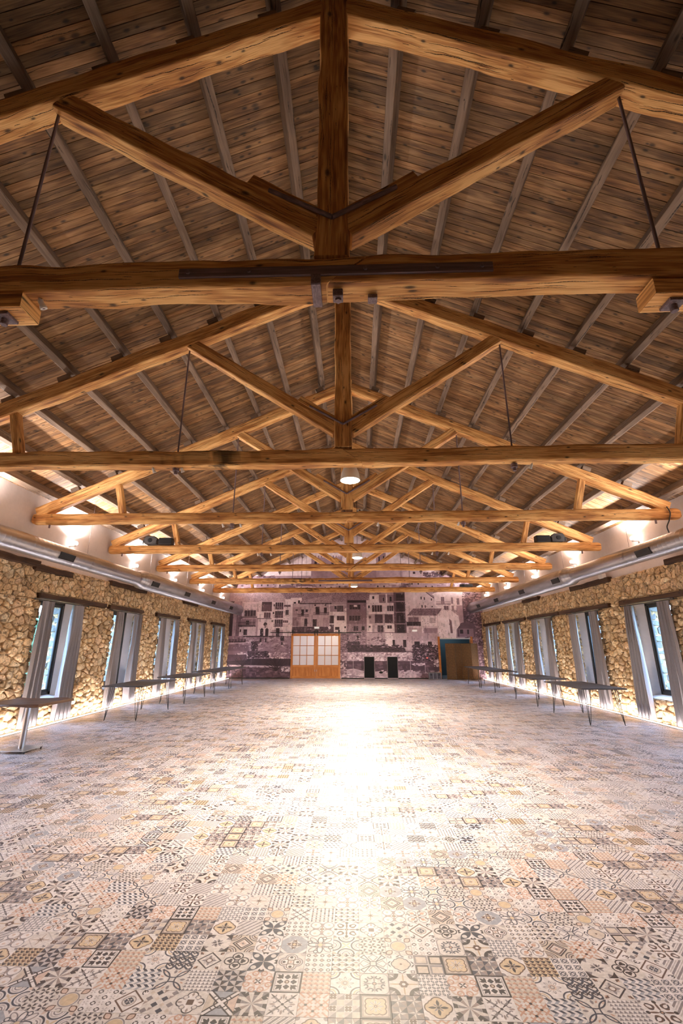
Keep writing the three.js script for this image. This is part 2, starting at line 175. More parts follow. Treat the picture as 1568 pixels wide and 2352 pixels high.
// ------------------------------------------------------------------ floor tile prints: one atlas, 8 x 8 designs
const TS = 256;
const C = { cr: '#cec5bb', wh: '#d8d0c9', be: '#c4b5a4', sa: '#c8b08e', dk: '#322d31', nv: '#373b48', gy: '#7d7677', br: '#574038', tp: '#91817a', or: '#b99079', po: '#c9b09f', bg: '#989a9f', lg: '#b2a9a4' };
function tileAtlas() {
  const cv = document.createElement('canvas'); cv.width = cv.height = TS * 8;
  const x = cv.getContext('2d');
  const T = Math.PI * 2;
  const poly = (pts, f) => { x.beginPath(); pts.forEach(([a, b], i) => (i ? x.lineTo(a, b) : x.moveTo(a, b))); x.closePath(); x.fillStyle = f; x.fill(); };
  const line = (pts, c, w, close) => { x.beginPath(); pts.forEach(([a, b], i) => (i ? x.lineTo(a, b) : x.moveTo(a, b))); if (close) x.closePath(); x.strokeStyle = c; x.lineWidth = w; x.stroke(); };
  const rect = (a, b, w, h, f) => { x.fillStyle = f; x.fillRect(a, b, w, h); };
  const disc = (a, b, r, f) => { x.beginPath(); x.arc(a, b, r, 0, T); x.fillStyle = f; x.fill(); };
  const ring = (a, b, r, c, w, s = 0, e = T) => { x.beginPath(); x.arc(a, b, r, s, e); x.strokeStyle = c; x.lineWidth = w; x.stroke(); };
  const ell = (a, b, rx, ry, rot, f) => { x.beginPath(); x.ellipse(a, b, rx, ry, rot, 0, T); x.fillStyle = f; x.fill(); };
  const ello = (a, b, rx, ry, rot, c, w) => { x.beginPath(); x.ellipse(a, b, rx, ry, rot, 0, T); x.strokeStyle = c; x.lineWidth = w; x.stroke(); };
  const rot = (n, f, off = 0) => { for (let k = 0; k < n; k++) { x.save(); x.rotate(off + (T * k) / n); f(k); x.restore(); } };
  const grid = (n, f) => { const s = 2 / n; for (let i = 0; i < n; i++) for (let j = 0; j < n; j++) { x.save(); x.translate(-1 + s * (i + 0.5), -1 + s * (j + 0.5)); x.scale(s / 2, s / 2); f(i, j); x.restore(); } };
  const bg = (c) => rect(-1, -1, 2, 2, c);
  const curl = (a, b, r, c, w, s, dir = 1) => { x.beginPath(); for (let i = 0; i <= 20; i++) { const t = i / 20, q = s + dir * t * 4.6, R = r * (1 - 0.75 * t); const X = a + Math.cos(q) * R, Y = b + Math.sin(q) * R; i ? x.lineTo(X, Y) : x.moveTo(X, Y); } x.strokeStyle = c; x.lineWidth = w; x.stroke(); };
  const leaf = (a, b, l, w, r, f) => { x.save(); x.translate(a, b); x.rotate(r); x.beginPath(); x.moveTo(0, 0); x.quadraticCurveTo(l * 0.5, w, l, 0); x.quadraticCurveTo(l * 0.5, -w, 0, 0); x.fillStyle = f; x.fill(); x.restore(); };
  const dia = (r, f, q = r) => poly([[r, 0], [0, q], [-r, 0], [0, -q]], f);
  const P = {
    ST8() { bg(C.lg); grid(2, () => { rot(4, (k) => { poly([[0, 0], [0.25, 0.25], [0, 1]], C.gy); poly([[0, 0], [-0.25, 0.25], [0, 1]], C.cr); poly([[1, 1], [0.25, 0.25], [0, 1]], k % 2 ? C.nv : C.gy); poly([[1, 1], [0.25, 0.25], [1, 0]], C.tp); }); }); },
    FY() { bg(C.be); line([[-0.93, -0.93], [0.93, -0.93], [0.93, 0.93], [-0.93, 0.93]], C.dk, 0.14, true); line([[-0.8, -0.8], [0.8, -0.8], [0.8, 0.8], [-0.8, 0.8]], C.tp, 0.07, true); rot(4, () => { disc(0.35, 0, 0.36, C.br); disc(0.4, 0.4, 0.3, C.br); }); rot(4, () => { disc(0.33, 0, 0.3, C.sa); disc(0.38, 0.38, 0.25, C.sa); }); disc(0, 0, 0.4, C.sa); rot(8, () => leaf(0.12, 0, 0.4, 0.13, 0, C.wh)); rot(8, () => line([[0.14, 0], [0.5, 0]], C.br, 0.03)); disc(0, 0, 0.11, C.br); disc(0, 0, 0.05, C.cr); },
    YQ() { bg(C.wh); rot(4, () => { disc(0.92, 0.92, 0.2, C.gy); rot(3, () => disc(0.2, 0, 0, C.gy)); disc(0.8, 0, 0.06, C.gy); }); rot(4, () => disc(0.45, 0, 0.46, C.br)); rot(4, () => disc(0.33, 0.33, 0.32, C.br)); rot(4, () => { disc(0.45, 0, 0.38, C.sa); disc(0.33, 0.33, 0.25, C.sa); }); disc(0, 0, 0.45, C.sa); rot(4, () => leaf(0.1, 0, 0.55, 0.2, 0, C.dk)); rot(4, () => leaf(0.05, 0, 0.35, 0.12, 0, C.gy), T / 8); disc(0, 0, 0.1, C.dk); },
    ZZ() { bg(C.sa); for (let j = 0; j < 6; j++) for (let i = 0; i < 5; i++) { const a = -1 + i * 0.4, b = -1 + j / 3; poly([[a, b], [a + 0.4, b + 0.08], [a + 0.2, b + 0.33]], j % 2 ? C.dk : C.br); poly([[a, b + 0.2], [a + 0.18, b + 0.33], [a, b + 0.33]], C.tp); } },
    KN() { bg(C.wh); grid(3, () => { ello(0, 0, 0.85, 0.4, T / 8, C.nv, 0.16); ello(0, 0, 0.85, 0.4, -T / 8, C.nv, 0.16); ring(0, 0, 0.3, C.gy, 0.1); }); },
    BS() { bg(C.cr); rot(4, () => { poly([[0.35, 1], [1, 1], [1, 0.35], [0.72, 0.72]], C.dk); poly([[0.45, 0.55], [0.72, 0.72], [0.35, 1]], C.gy); }); rot(8, () => leaf(0.08, 0, 0.42, 0.14, 0, C.gy)); rot(4, () => leaf(0.05, 0, 0.36, 0.1, 0, C.dk), 0.3); disc(0, 0, 0.08, C.cr); },
    DL() { bg(C.be); rot(4, () => { ring(1, 1, 0.5, C.gy, 0.1); ring(1, 1, 0.32, C.br, 0.09); ring(1, 1, 0.68, C.dk, 0.07); }); dia(0.82, C.dk, 0.82); dia(0.68, C.cr, 0.68); line([[0.54, 0], [0, 0.54], [-0.54, 0], [0, -0.54]], C.br, 0.1, true); dia(0.32, C.po, 0.32); dia(0.12, C.gy); },
    OC() { bg(C.wh); rot(4, () => { ring(0.45, 0.45, 0.38, C.gy, 0.07); disc(0.42, 0.42, 0.17, C.or); disc(0.6, 0.55, 0.12, C.po); curl(0.75, 0.18, 0.2, C.br, 0.06, 0); leaf(0, 0, 0.5, 0.1, T / 8, C.br); }); disc(0, 0, 0.1, C.be); },
    GO() { bg(C.wh); poly([[0.4, 1], [1, 0.4], [1, -0.4], [0.4, -1], [-0.4, -1], [-1, -0.4], [-1, 0.4], [-0.4, 1]], C.bg); rot(4, () => { poly([[0.15, 0.62], [0.62, 0.15], [0.62, 0.62]], C.bg); }); poly([[0.62, 0], [0, 0.62], [-0.62, 0], [0, -0.62]], C.cr); rot(4, () => { poly([[0.2, 0.2], [0.58, 0.12], [0.4, -0.1]], C.br); poly([[0.2, 0.2], [0.1, 0.6], [-0.1, 0.35]], C.gy); }); rect(-0.2, -0.2, 0.4, 0.4, C.br); dia(0.16, C.sa); rot(4, () => poly([[0.7, 1], [1, 1], [1, 0.7]], C.gy)); },
    LR() { bg(C.wh); disc(0, 0, 0.4, C.lg); rot(4, () => { ello(0.5, 0, 0.42, 0.2, 0, C.nv, 0.08); ello(0.55, 0.55, 0.36, 0.18, T / 8, C.gy, 0.08); ring(0.8, 0.3, 0.15, C.nv, 0.07); }); disc(0, 0, 0.18, C.sa); ring(0, 0, 0.2, C.gy, 0.05); },
    CA() { bg(C.wh); for (const [a, b] of [[1, 0], [-1, 0], [0, 1], [0, -1]]) { disc(a, b, 0.66, C.nv); disc(a, b, 0.54, C.wh); ring(a, b, 0.42, C.lg, 0.09); ring(a, b, 0.26, C.gy, 0.08); disc(a, b, 0.12, C.be); } rot(4, () => disc(1, 1, 0.28, C.po)); rot(4, () => leaf(0, 0, 0.5, 0.16, T / 8, C.sa)); },
    PW() { bg(C.cr); grid(3, () => rot(4, () => { poly([[0, 0], [0.95, 0.1], [0.5, 0.55]], C.dk); poly([[0.5, 0.55], [0.95, 0.1], [0.95, 0.75]], C.gy); })); },
    SU() { bg(C.cr); rot(4, () => { leaf(0.5, 0.5, 0.66, 0.5, T / 8, C.br); leaf(0.55, 0.55, 0.5, 0.34, T / 8, C.po); curl(0.95, 0.1, 0.25, C.gy, 0.07, 2); }); disc(0, 0, 0.64, C.gy); disc(0, 0, 0.56, C.cr); disc(0, 0, 0.52, C.sa); rot(8, () => disc(0.74, 0, 0.05, C.br)); },
    SC() { bg(C.wh); grid(4, (i, j) => { if ((i + j) % 2) { ring(0, 0, 0.55, C.dk, 0.3); rot(4, () => poly([[0.3, 0.3], [0.9, 0.5], [0.5, 0.9]], C.wh)); } else { rot(4, () => poly([[0, 0], [0.8, 0.2], [0.5, 0.7]], C.lg)); } }); },
    RS() { bg(C.lg); x.beginPath(); x.roundRect(-0.95, -0.95, 1.9, 1.9, 0.4); x.fillStyle = C.cr; x.fill(); x.strokeStyle = C.gy; x.lineWidth = 0.05; x.stroke(); rot(4, () => { curl(0.62, 0.22, 0.22, C.nv, 0.1, 1.5); curl(0.62, -0.22, 0.22, C.nv, 0.1, -1.5, -1); leaf(0.1, 0, 0.7, 0.14, 0, C.gy); leaf(0.2, 0.2, 0.5, 0.12, T / 8, C.lg); }); disc(0, 0, 0.16, C.nv); disc(0, 0, 0.09, C.or); },
    CS() { bg(C.cr); rot(4, () => { disc(1, 1, 0.72, C.dk); disc(1, 1, 0.45, C.gy); leaf(0.62, 0.62, 0.4, 0.1, T / 8, C.cr); }); rot(4, () => leaf(0.1, 0, 0.9, 0.14, 0, C.sa)); rot(4, () => line([[0.1, 0], [0.95, 0]], C.br, 0.03)); rot(6, () => disc(0.2, 0, 0.13, C.br)); disc(0, 0, 0.12, C.wh); },
    WV() { bg(C.wh); grid(7, (i, j) => { ello(0, 0, 0.75, 0.35, (i + j) % 2 ? T / 8 : -T / 8, C.nv, 0.36); }); },
    HO() { bg(C.wh); rot(4, () => { disc(0.5, 0.5, 0.4, C.po); disc(0.52, 0.52, 0.26, C.wh); ring(0.3, 0.75, 0.2, C.or, 0.1); ring(0.75, 0.3, 0.2, C.or, 0.1); disc(1, 0, 0.16, C.gy); line([[0, 0.35], [0.35, 0]], C.or, 0.1); }); rot(4, () => leaf(0, 0, 0.34, 0.1, T / 8, C.dk)); },
    DF() { bg(C.wh); line([[-0.94, -0.94], [0.94, -0.94], [0.94, 0.94], [-0.94, 0.94]], C.dk, 0.13, true); line([[-0.78, -0.78], [0.78, -0.78], [0.78, 0.78], [-0.78, 0.78]], C.gy, 0.04, true); rot(4, () => { leaf(0.28, 0.28, 0.6, 0.22, T / 8, C.dk); leaf(0.35, 0.35, 0.42, 0.16, 0.1, C.dk); leaf(0.35, 0.35, 0.42, 0.16, T / 4 - 0.1, C.dk); disc(0.55, 0, 0.12, C.dk); disc(0.36, 0, 0.11, C.nv); disc(0.45, 0.12, 0.09, C.dk); disc(0.45, -0.12, 0.09, C.dk); }); disc(0, 0, 0.17, C.br); disc(0, 0, 0.09, C.be); },
    OT() { bg(C.be); grid(5, () => { poly([[-1, 1], [1, 1], [0, -0.1]], C.or); poly([[-1, -1], [0, -1], [-0.5, 0]], C.cr); poly([[0, -1], [1, -1], [0.6, 0]], C.tp); }); },
    FA() { bg(C.wh); rot(4, () => { ring(1, 1, 0.62, C.nv, 0.1); ring(1, 1, 0.4, C.sa, 0.1); ring(1, 1, 0.25, C.gy, 0.08); }); rot(8, () => leaf(0.2, 0, 0.42, 0.17, 0, C.gy)); rot(8, () => leaf(0.22, 0, 0.32, 0.1, 0, C.wh)); disc(0, 0, 0.27, C.po); disc(0, 0, 0.16, C.gy); disc(0, 0, 0.1, C.cr); },
    CH() { bg(C.cr); for (let i = 0; i < 3; i++) for (let j = 0; j < 3; j++) { x.save(); x.translate(-0.67 + i * 0.67, -0.67 + j * 0.67); x.rotate(T / 8); x.beginPath(); x.roundRect(-0.3, -0.2, 0.6, 0.4, 0.14); x.strokeStyle = C.nv; x.lineWidth = 0.14; x.stroke(); x.restore(); } for (let i = -1; i <= 1; i += 0.667) line([[-1, i], [-0.67, i + 0.3], [-0.33, i], [0, i + 0.3], [0.33, i], [0.67, i + 0.3], [1, i]], C.dk, 0.09); },
    DC() { bg(C.cr); rot(4, () => { leaf(0.62, 0.62, 0.4, 0.2, T / 8, C.br); leaf(0.6, 0.8, 0.3, 0.14, 0, C.or); leaf(0.8, 0.6, 0.3, 0.14, T / 4, C.br); }); line([[0.84, 0], [0, 0.84], [-0.84, 0], [0, -0.84]], C.dk, 0.1, true); rect(-0.34, -0.34, 0.68, 0.68, C.lg); rot(4, () => leaf(0.1, 0, 0.45, 0.2, 0, C.gy)); disc(0, 0, 0.24, C.br); disc(0, 0, 0.17, C.cr); disc(0, 0, 0.1, C.wh); },
    FC() { bg(C.cr); rot(4, () => { disc(1, 1, 0.3, C.lg); }); rot(4, () => { ring(0.5, 0, 0.37, C.dk, 0.09); disc(0.55, 0, 0.12, C.dk); disc(0.42, 0.12, 0.11, C.dk); disc(0.42, -0.12, 0.11, C.dk); line([[0.3, 0], [0.7, 0]], C.dk, 0.05); }); dia(0.14, C.gy); },
    PC() { bg(C.wh); rot(4, () => { leaf(0, 0, 1.4, 0.62, T / 8, C.nv); disc(0.62, 0.62, 0.2, C.cr); disc(0.95, 0, 0.22, C.dk); disc(0.78, 0, 0.1, C.wh); }); rot(4, () => leaf(0, 0, 0.5, 0.07, 0, C.be)); },
    QL() { bg(C.cr); rot(4, () => { disc(0.95, 0.95, 0.34, C.lg); disc(0.42, 0, 0.47, C.gy); }); rot(4, () => disc(0.42, 0, 0.38, C.wh)); rot(4, () => ring(0.42, 0, 0.28, C.br, 0.06)); rot(4, () => disc(0.5, 0, 0.12, C.dk)); rect(-0.24, -0.24, 0.48, 0.48, C.cr); line([[-0.2, -0.2], [0.2, -0.2], [0.2, 0.2], [-0.2, 0.2]], C.br, 0.06, true); disc(0, 0, 0.08, C.or); },
    DG() { bg(C.wh); grid(4, (i, j) => { (i + j) % 2 ? (dia(0.85, C.gy, 0.85), dia(0.3, C.sa)) : (disc(0, 0, 0.6, C.dk), disc(0, 0, 0.36, C.wh)); }); },
    HX() { bg(C.wh); grid(4, (i, j) => { poly([[-1, -1], [0, -0.2], [-1, 0.4]], C.dk); poly([[1, -1], [0, -0.2], [1, 0.4]], C.gy); if ((i + j) % 2) dia(0.6, C.be, 0.9); else poly([[-1, 1], [0, 0.3], [1, 1]], C.tp); }); },
    SL() { bg(C.wh); rot(4, () => { line([[0.2, 0.2], [0.9, 0.65], [0.65, 0.9]], C.nv, 0.08, true); line([[0.25, 0], [0.7, 0.34], [0.95, 0], [0.7, -0.34]], C.gy, 0.07, true); }); rect(-0.26, -0.26, 0.52, 0.52, C.cr); line([[-0.22, -0.22], [0.22, -0.22], [0.22, 0.22], [-0.22, 0.22]], C.nv, 0.08, true); rot(4, () => poly([[0.8, 1], [1, 1], [1, 0.8]], C.be)); },
    CD() { bg(C.wh); rot(4, () => { rect(0.62, 0.62, 0.3, 0.3, C.gy); rect(0.7, 0.7, 0.14, 0.14, C.wh); leaf(0.95, 0, 0.4, 0.1, 2.2, C.nv); leaf(0.95, 0, 0.4, 0.1, -2.2, C.nv); }); rot(4, () => disc(0.36, 0, 0.36, C.nv)); rot(4, () => disc(0.26, 0.26, 0.3, C.nv)); rot(4, () => { disc(0.36, 0, 0.29, C.be); disc(0.26, 0.26, 0.23, C.be); }); disc(0, 0, 0.4, C.be); disc(0, 0, 0.08, C.br); },
    FS() { bg(C.lg); for (const [a, b, c] of [[-1, -1, C.gy], [0.02, -1, C.dk], [-1, 0.02, C.dk], [0.02, 0.02, C.gy]]) { rect(a + 0.04, b + 0.04, 0.92, 0.92, c); rect(a + 0.16, b + 0.2, 0.72, 0.64, C.be); } },
    BL() { bg(C.wh); for (let i = -1; i < 5; i++) for (let j = 0; j < 4; j++) { const a = -1 + i * 0.5 + (j % 2) * 0.25, b = -1 + j * 0.5; poly([[a, b], [a + 0.25, b], [a + 0.5, b + 0.25], [a + 0.25, b + 0.25]], C.nv); poly([[a + 0.25, b + 0.25], [a + 0.5, b + 0.25], [a + 0.25, b + 0.5], [a, b + 0.5]], C.bg); } },
    XA() { bg(C.cr); for (const [a, b] of [[1, 0], [-1, 0], [0, 1], [0, -1]]) ring(a * 1.12, b * 1.12, 0.92, C.nv, 0.1); rot(4, () => { leaf(0.55, 0, 0.4, 0.2, 0, C.gy); leaf(0.6, 0.6, 0.3, 0.14, T / 8, C.po); leaf(0.65, 0.2, 0.3, 0.12, 0.6, C.or); }); },
    GT() { bg(C.wh); grid(7, () => poly([[-1, 1], [1, 1], [0, -0.7]], C.gy)); },
    BT() { bg(C.wh); grid(2, () => rot(4, () => { poly([[0, 0], [1, 1], [1, 0]], C.dk); poly([[0, 0], [1, 0], [1, -1]], C.lg); poly([[1, 0], [1, 1], [0.5, 0.5]], C.nv); })); },
    CR() { bg(C.cr); poly([[-1, -1], [1, -1], [0, 0]], C.bg); poly([[-1, 1], [1, 1], [0, 0]], C.bg); poly([[1, -1], [1, 1], [0, 0]], C.po); poly([[-1, -1], [-1, 1], [0, 0]], C.be); line([[-1, -1], [1, 1]], C.dk, 0.4); line([[-1, 1], [1, -1]], C.dk, 0.4); line([[-1, -1], [1, 1]], C.wh, 0.2); line([[-1, 1], [1, -1]], C.wh, 0.2); rot(4, () => line([[0.35, 0.65], [0.65, 0.35]], C.dk, 0.07)); ring(0, 0, 0.42, C.dk, 0.08); },
    TW() { bg(C.cr); rot(8, (k) => { poly([[0, 0], [0.7, 0.29], [0.7, 0]], k % 2 ? C.tp : C.gy); poly([[0.72, 0.3], [1, 0.42], [1, 0], [0.72, 0]], C.dk); }); rot(4, () => { poly([[0.55, 0.55], [1, 0.6], [0.95, 0.95]], C.gy); poly([[0.55, 0.55], [0.6, 1], [0.95, 0.95]], C.dk); }); },
    CX() { bg(C.wh); rot(4, () => { leaf(0.05, 0.05, 1.2, 0.14, T / 8, C.dk); curl(0.58, 0.26, 0.3, C.gy, 0.09, 0.8); curl(0.58, -0.26, 0.3, C.gy, 0.09, -0.8, -1); leaf(0.45, 0, 0.4, 0.16, 0, C.tp); }); disc(0, 0, 0.1, C.dk); },
    OG() { bg(C.cr); for (let i = -2; i <= 2; i++) { line([[i * 0.5 - 1, -1], [i * 0.5 + 1, 1]], C.or, 0.12); line([[i * 0.5 + 1, -1], [i * 0.5 - 1, 1]], C.or, 0.12); } for (const [a, b] of [[0, -0.5], [0.5, 0], [0, 0.5], [-0.5, 0]]) disc(a, b, 0.1, C.dk); for (const [a, b] of [[0, 0], [0.5, 0.5], [-0.5, -0.5], [0.5, -0.5], [-0.5, 0.5]]) disc(a, b, 0.13, C.wh); },
    LS() { bg(C.wh); for (let i = -3; i <= 3; i++) { line([[i * 0.5 - 1, 1], [i * 0.5 + 1, -1]], C.gy, 0.14); line([[i * 0.5 - 0.75, 1], [i * 0.5 + 1.25, -1]], C.lg, 0.08); } },
    GB() { bg(C.wh); for (let i = 0; i < 6; i++) { rect(-1 + i * 0.34, -1, 0.12, 2, C.gy); rect(-1, -1 + i * 0.34, 2, 0.09, C.lg); for (let j = 0; j < 6; j++) if ((i + j) % 2) rect(-1 + i * 0.34, -1 + j * 0.34, 0.12, 0.2, C.nv); } },
    FL() { bg(C.wh); rot(4, () => { ring(0.5, 0.5, 0.42, C.gy, 0.07); leaf(0.1, 0, 0.7, 0.2, 0, C.tp); leaf(0.55, 0, 0.3, 0.14, 0.7, C.gy); leaf(0.55, 0, 0.3, 0.14, -0.7, C.gy); disc(0.55, 0.55, 0.12, C.po); }); disc(0, 0, 0.15, C.br); disc(0, 0, 0.07, C.sa); },
    DD() { bg(C.cr); line([[0.95, 0], [0, 0.95], [-0.95, 0], [0, -0.95]], C.lg, 0.07, true); rot(4, () => { leaf(0.05, 0, 0.7, 0.16, 0, C.be); line([[0, 0], [0.7, 0]], C.tp, 0.05); leaf(0.6, 0.6, 0.4, 0.12, T / 8, C.gy); leaf(0.65, 0.85, 0.3, 0.1, -0.2, C.gy); leaf(0.85, 0.65, 0.3, 0.1, 1.8, C.gy); }); rot(8, () => leaf(0, 0, 0.3, 0.07, 0, C.br)); },
    DM() { bg(C.wh); line([[0.9, 0], [0, 0.9], [-0.9, 0], [0, -0.9]], C.br, 0.1, true); rot(4, () => { curl(0.78, 0.78, 0.25, C.dk, 0.07, 3.5); leaf(0.98, 0.6, 0.3, 0.1, 2.6, C.dk); }); disc(0, 0, 0.45, C.tp); disc(0, 0, 0.38, C.cr); rot(4, () => { leaf(0, 0, 0.36, 0.12, 0, C.nv); disc(0.2, 0.1, 0.06, C.nv); disc(0.2, -0.1, 0.06, C.nv); }); },
    CK() { bg(C.cr); grid(4, (i, j) => { if ((i + j) % 2) { dia(0.95, (i === 1 || i === 2) ? C.nv : C.gy, 0.95); } else if ((i * 3 + j) % 4 === 0) dia(0.7, C.be, 0.7); else poly([[-1, -1], [0.2, -1], [-1, 0.2]], C.tp); }); },
    TR() { bg(C.cr); rot(4, () => { disc(0.55, 0, 0.38, C.dk); }); rot(4, () => disc(0.52, 0, 0.32, C.wh)); rot(4, () => { disc(0.4, 0.4, 0.2, C.gy); disc(0.4, 0.4, 0.13, C.cr); leaf(0.5, 0, 0.34, 0.16, 0, C.tp); disc(1, 1, 0.22, C.lg); }); disc(0, 0, 0.42, C.wh); rect(-0.22, -0.22, 0.44, 0.44, C.br); },
    CF() { bg(C.cr); grid(4, (i, j) => { if ((i + j) % 2 === 0 && (i % 2 === 0)) { rot(4, () => disc(0.42, 0.42, 0.44, C.br)); } else if ((i + j) % 2) { poly([[-1, -1], [1, -1], [-1, 1]], C.lg); poly([[1, 1], [1, -1], [-1, 1]], C.gy); } else rect(-0.9, -0.9, 1.8, 1.8, C.be); }); },
    CB() { bg(C.wh); rot(4, () => { curl(0.55, 0.4, 0.34, C.dk, 0.11, 1.2); curl(0.4, 0.55, 0.34, C.br, 0.1, 0.4, -1); leaf(0.1, 0, 0.75, 0.15, 0, C.br); disc(0.86, 0, 0.13, C.dk); disc(0.95, 0.95, 0.16, C.gy); }); disc(0, 0, 0.14, C.dk); disc(0, 0, 0.07, C.or); },
  };
  const names = Object.keys(P), slot = {};
  x.fillStyle = '#d9cbb6'; x.fillRect(0, 0, cv.width, cv.height);
  names.forEach((n, i) => {
    const cx = (i % 8) * TS, cy = Math.floor(i / 8) * TS; slot[n] = i;
    x.save(); x.beginPath(); x.rect(cx, cy, TS, TS); x.clip(); x.translate(cx + TS / 2, cy + TS / 2); x.scale(TS / 2, TS / 2); x.lineJoin = 'miter'; P[n](); x.restore();
  });
  const id = x.getImageData(0, 0, cv.width, cv.height), D = id.data;   // worn, hand-pressed cement: grain in every colour
  for (let i = 0, p = 0; i < D.length; i += 4, p++) { const X = p % cv.width, Y = (p / cv.width) | 0, k = 0.88 + 0.18 * pf(X / 24, Y / 24, 86, 86, 901, 3) + 0.05 * (hash(X, Y, 7) - 0.5); for (let c = 0; c < 3; c++) D[i + c] = clamp((mix(D[i + c], 176, 0.06) * k * (c === 2 ? 1.02 : 0.965)) / 255) * 255; }
  x.putImageData(id, 0, 0);
  const t = new THREE.CanvasTexture(cv); t.colorSpace = THREE.SRGBColorSpace; t.magFilter = THREE.LinearFilter;
  return { t, slot, names };
}
const ATLAS = tileAtlas();
const LOOP = 'BT HO DF OT FA CH DC FC PC QL DG HX SL CD FS FY ST8 YQ ZZ KN BS DL OC GO LR CA PW SU SC RS CS WV OC DL OG DM CK TR CR TW CX OG CF FY ST8 YQ TW CX OG BL XA GT CB LS FL DD GB HX DD FL OC DL GO LR CA PW SU SC HO DF OT LS YQ ST8 FY CF OG CX TW CR'.split(' ');
const ROWS = {                                                     // the designs of the rows nearest the camera, column -12 onwards
  1: 'CA PW SU SC DM CK TR CR TW CX OG CF FY ST8 YQ TW CX OG BL XA GT CB LS FL DD'.split(' '),
  2: 'CR TW CX OG BL XA GT BT HO DF OT FA RS CS WV HO DF OT FA CH DC BL KN LS GT'.split(' '),
  3: 'BT HO DF OT FA CH DC FC PC QL DG HX SL CD FS FY ST8 YQ ZZ KN BS FC DM LS CH'.split(' '),
  4: 'CF FY ST8 YQ ZZ KN BS DL OC GO LR CA PW SU SC RS CS WV OC DL OG DM CK CB LS'.split(' '),
  5: 'TW CX OG CF FY ST8 YQ LS PC DG FL CB TR CK DM FC PC QL DG HX SL CD FS TW CX'.split(' '),
  6: 'SU SC BT HO DF OT WV KN SU CX GB HX DD FL OC DL OC GO LR CA PW SU SC HO DF'.split(' '),
};
function tileAt(col, row) {
  const R = ROWS[row]; if (R && col >= -12 && col < -12 + R.length) return ATLAS.slot[R[col + 12]];
  const start = Math.floor(hash(row, 3, 77) * LOOP.length), i = (((col + start) % LOOP.length) + LOOP.length) % LOOP.length;
  return ATLAS.slot[LOOP[i]];
}

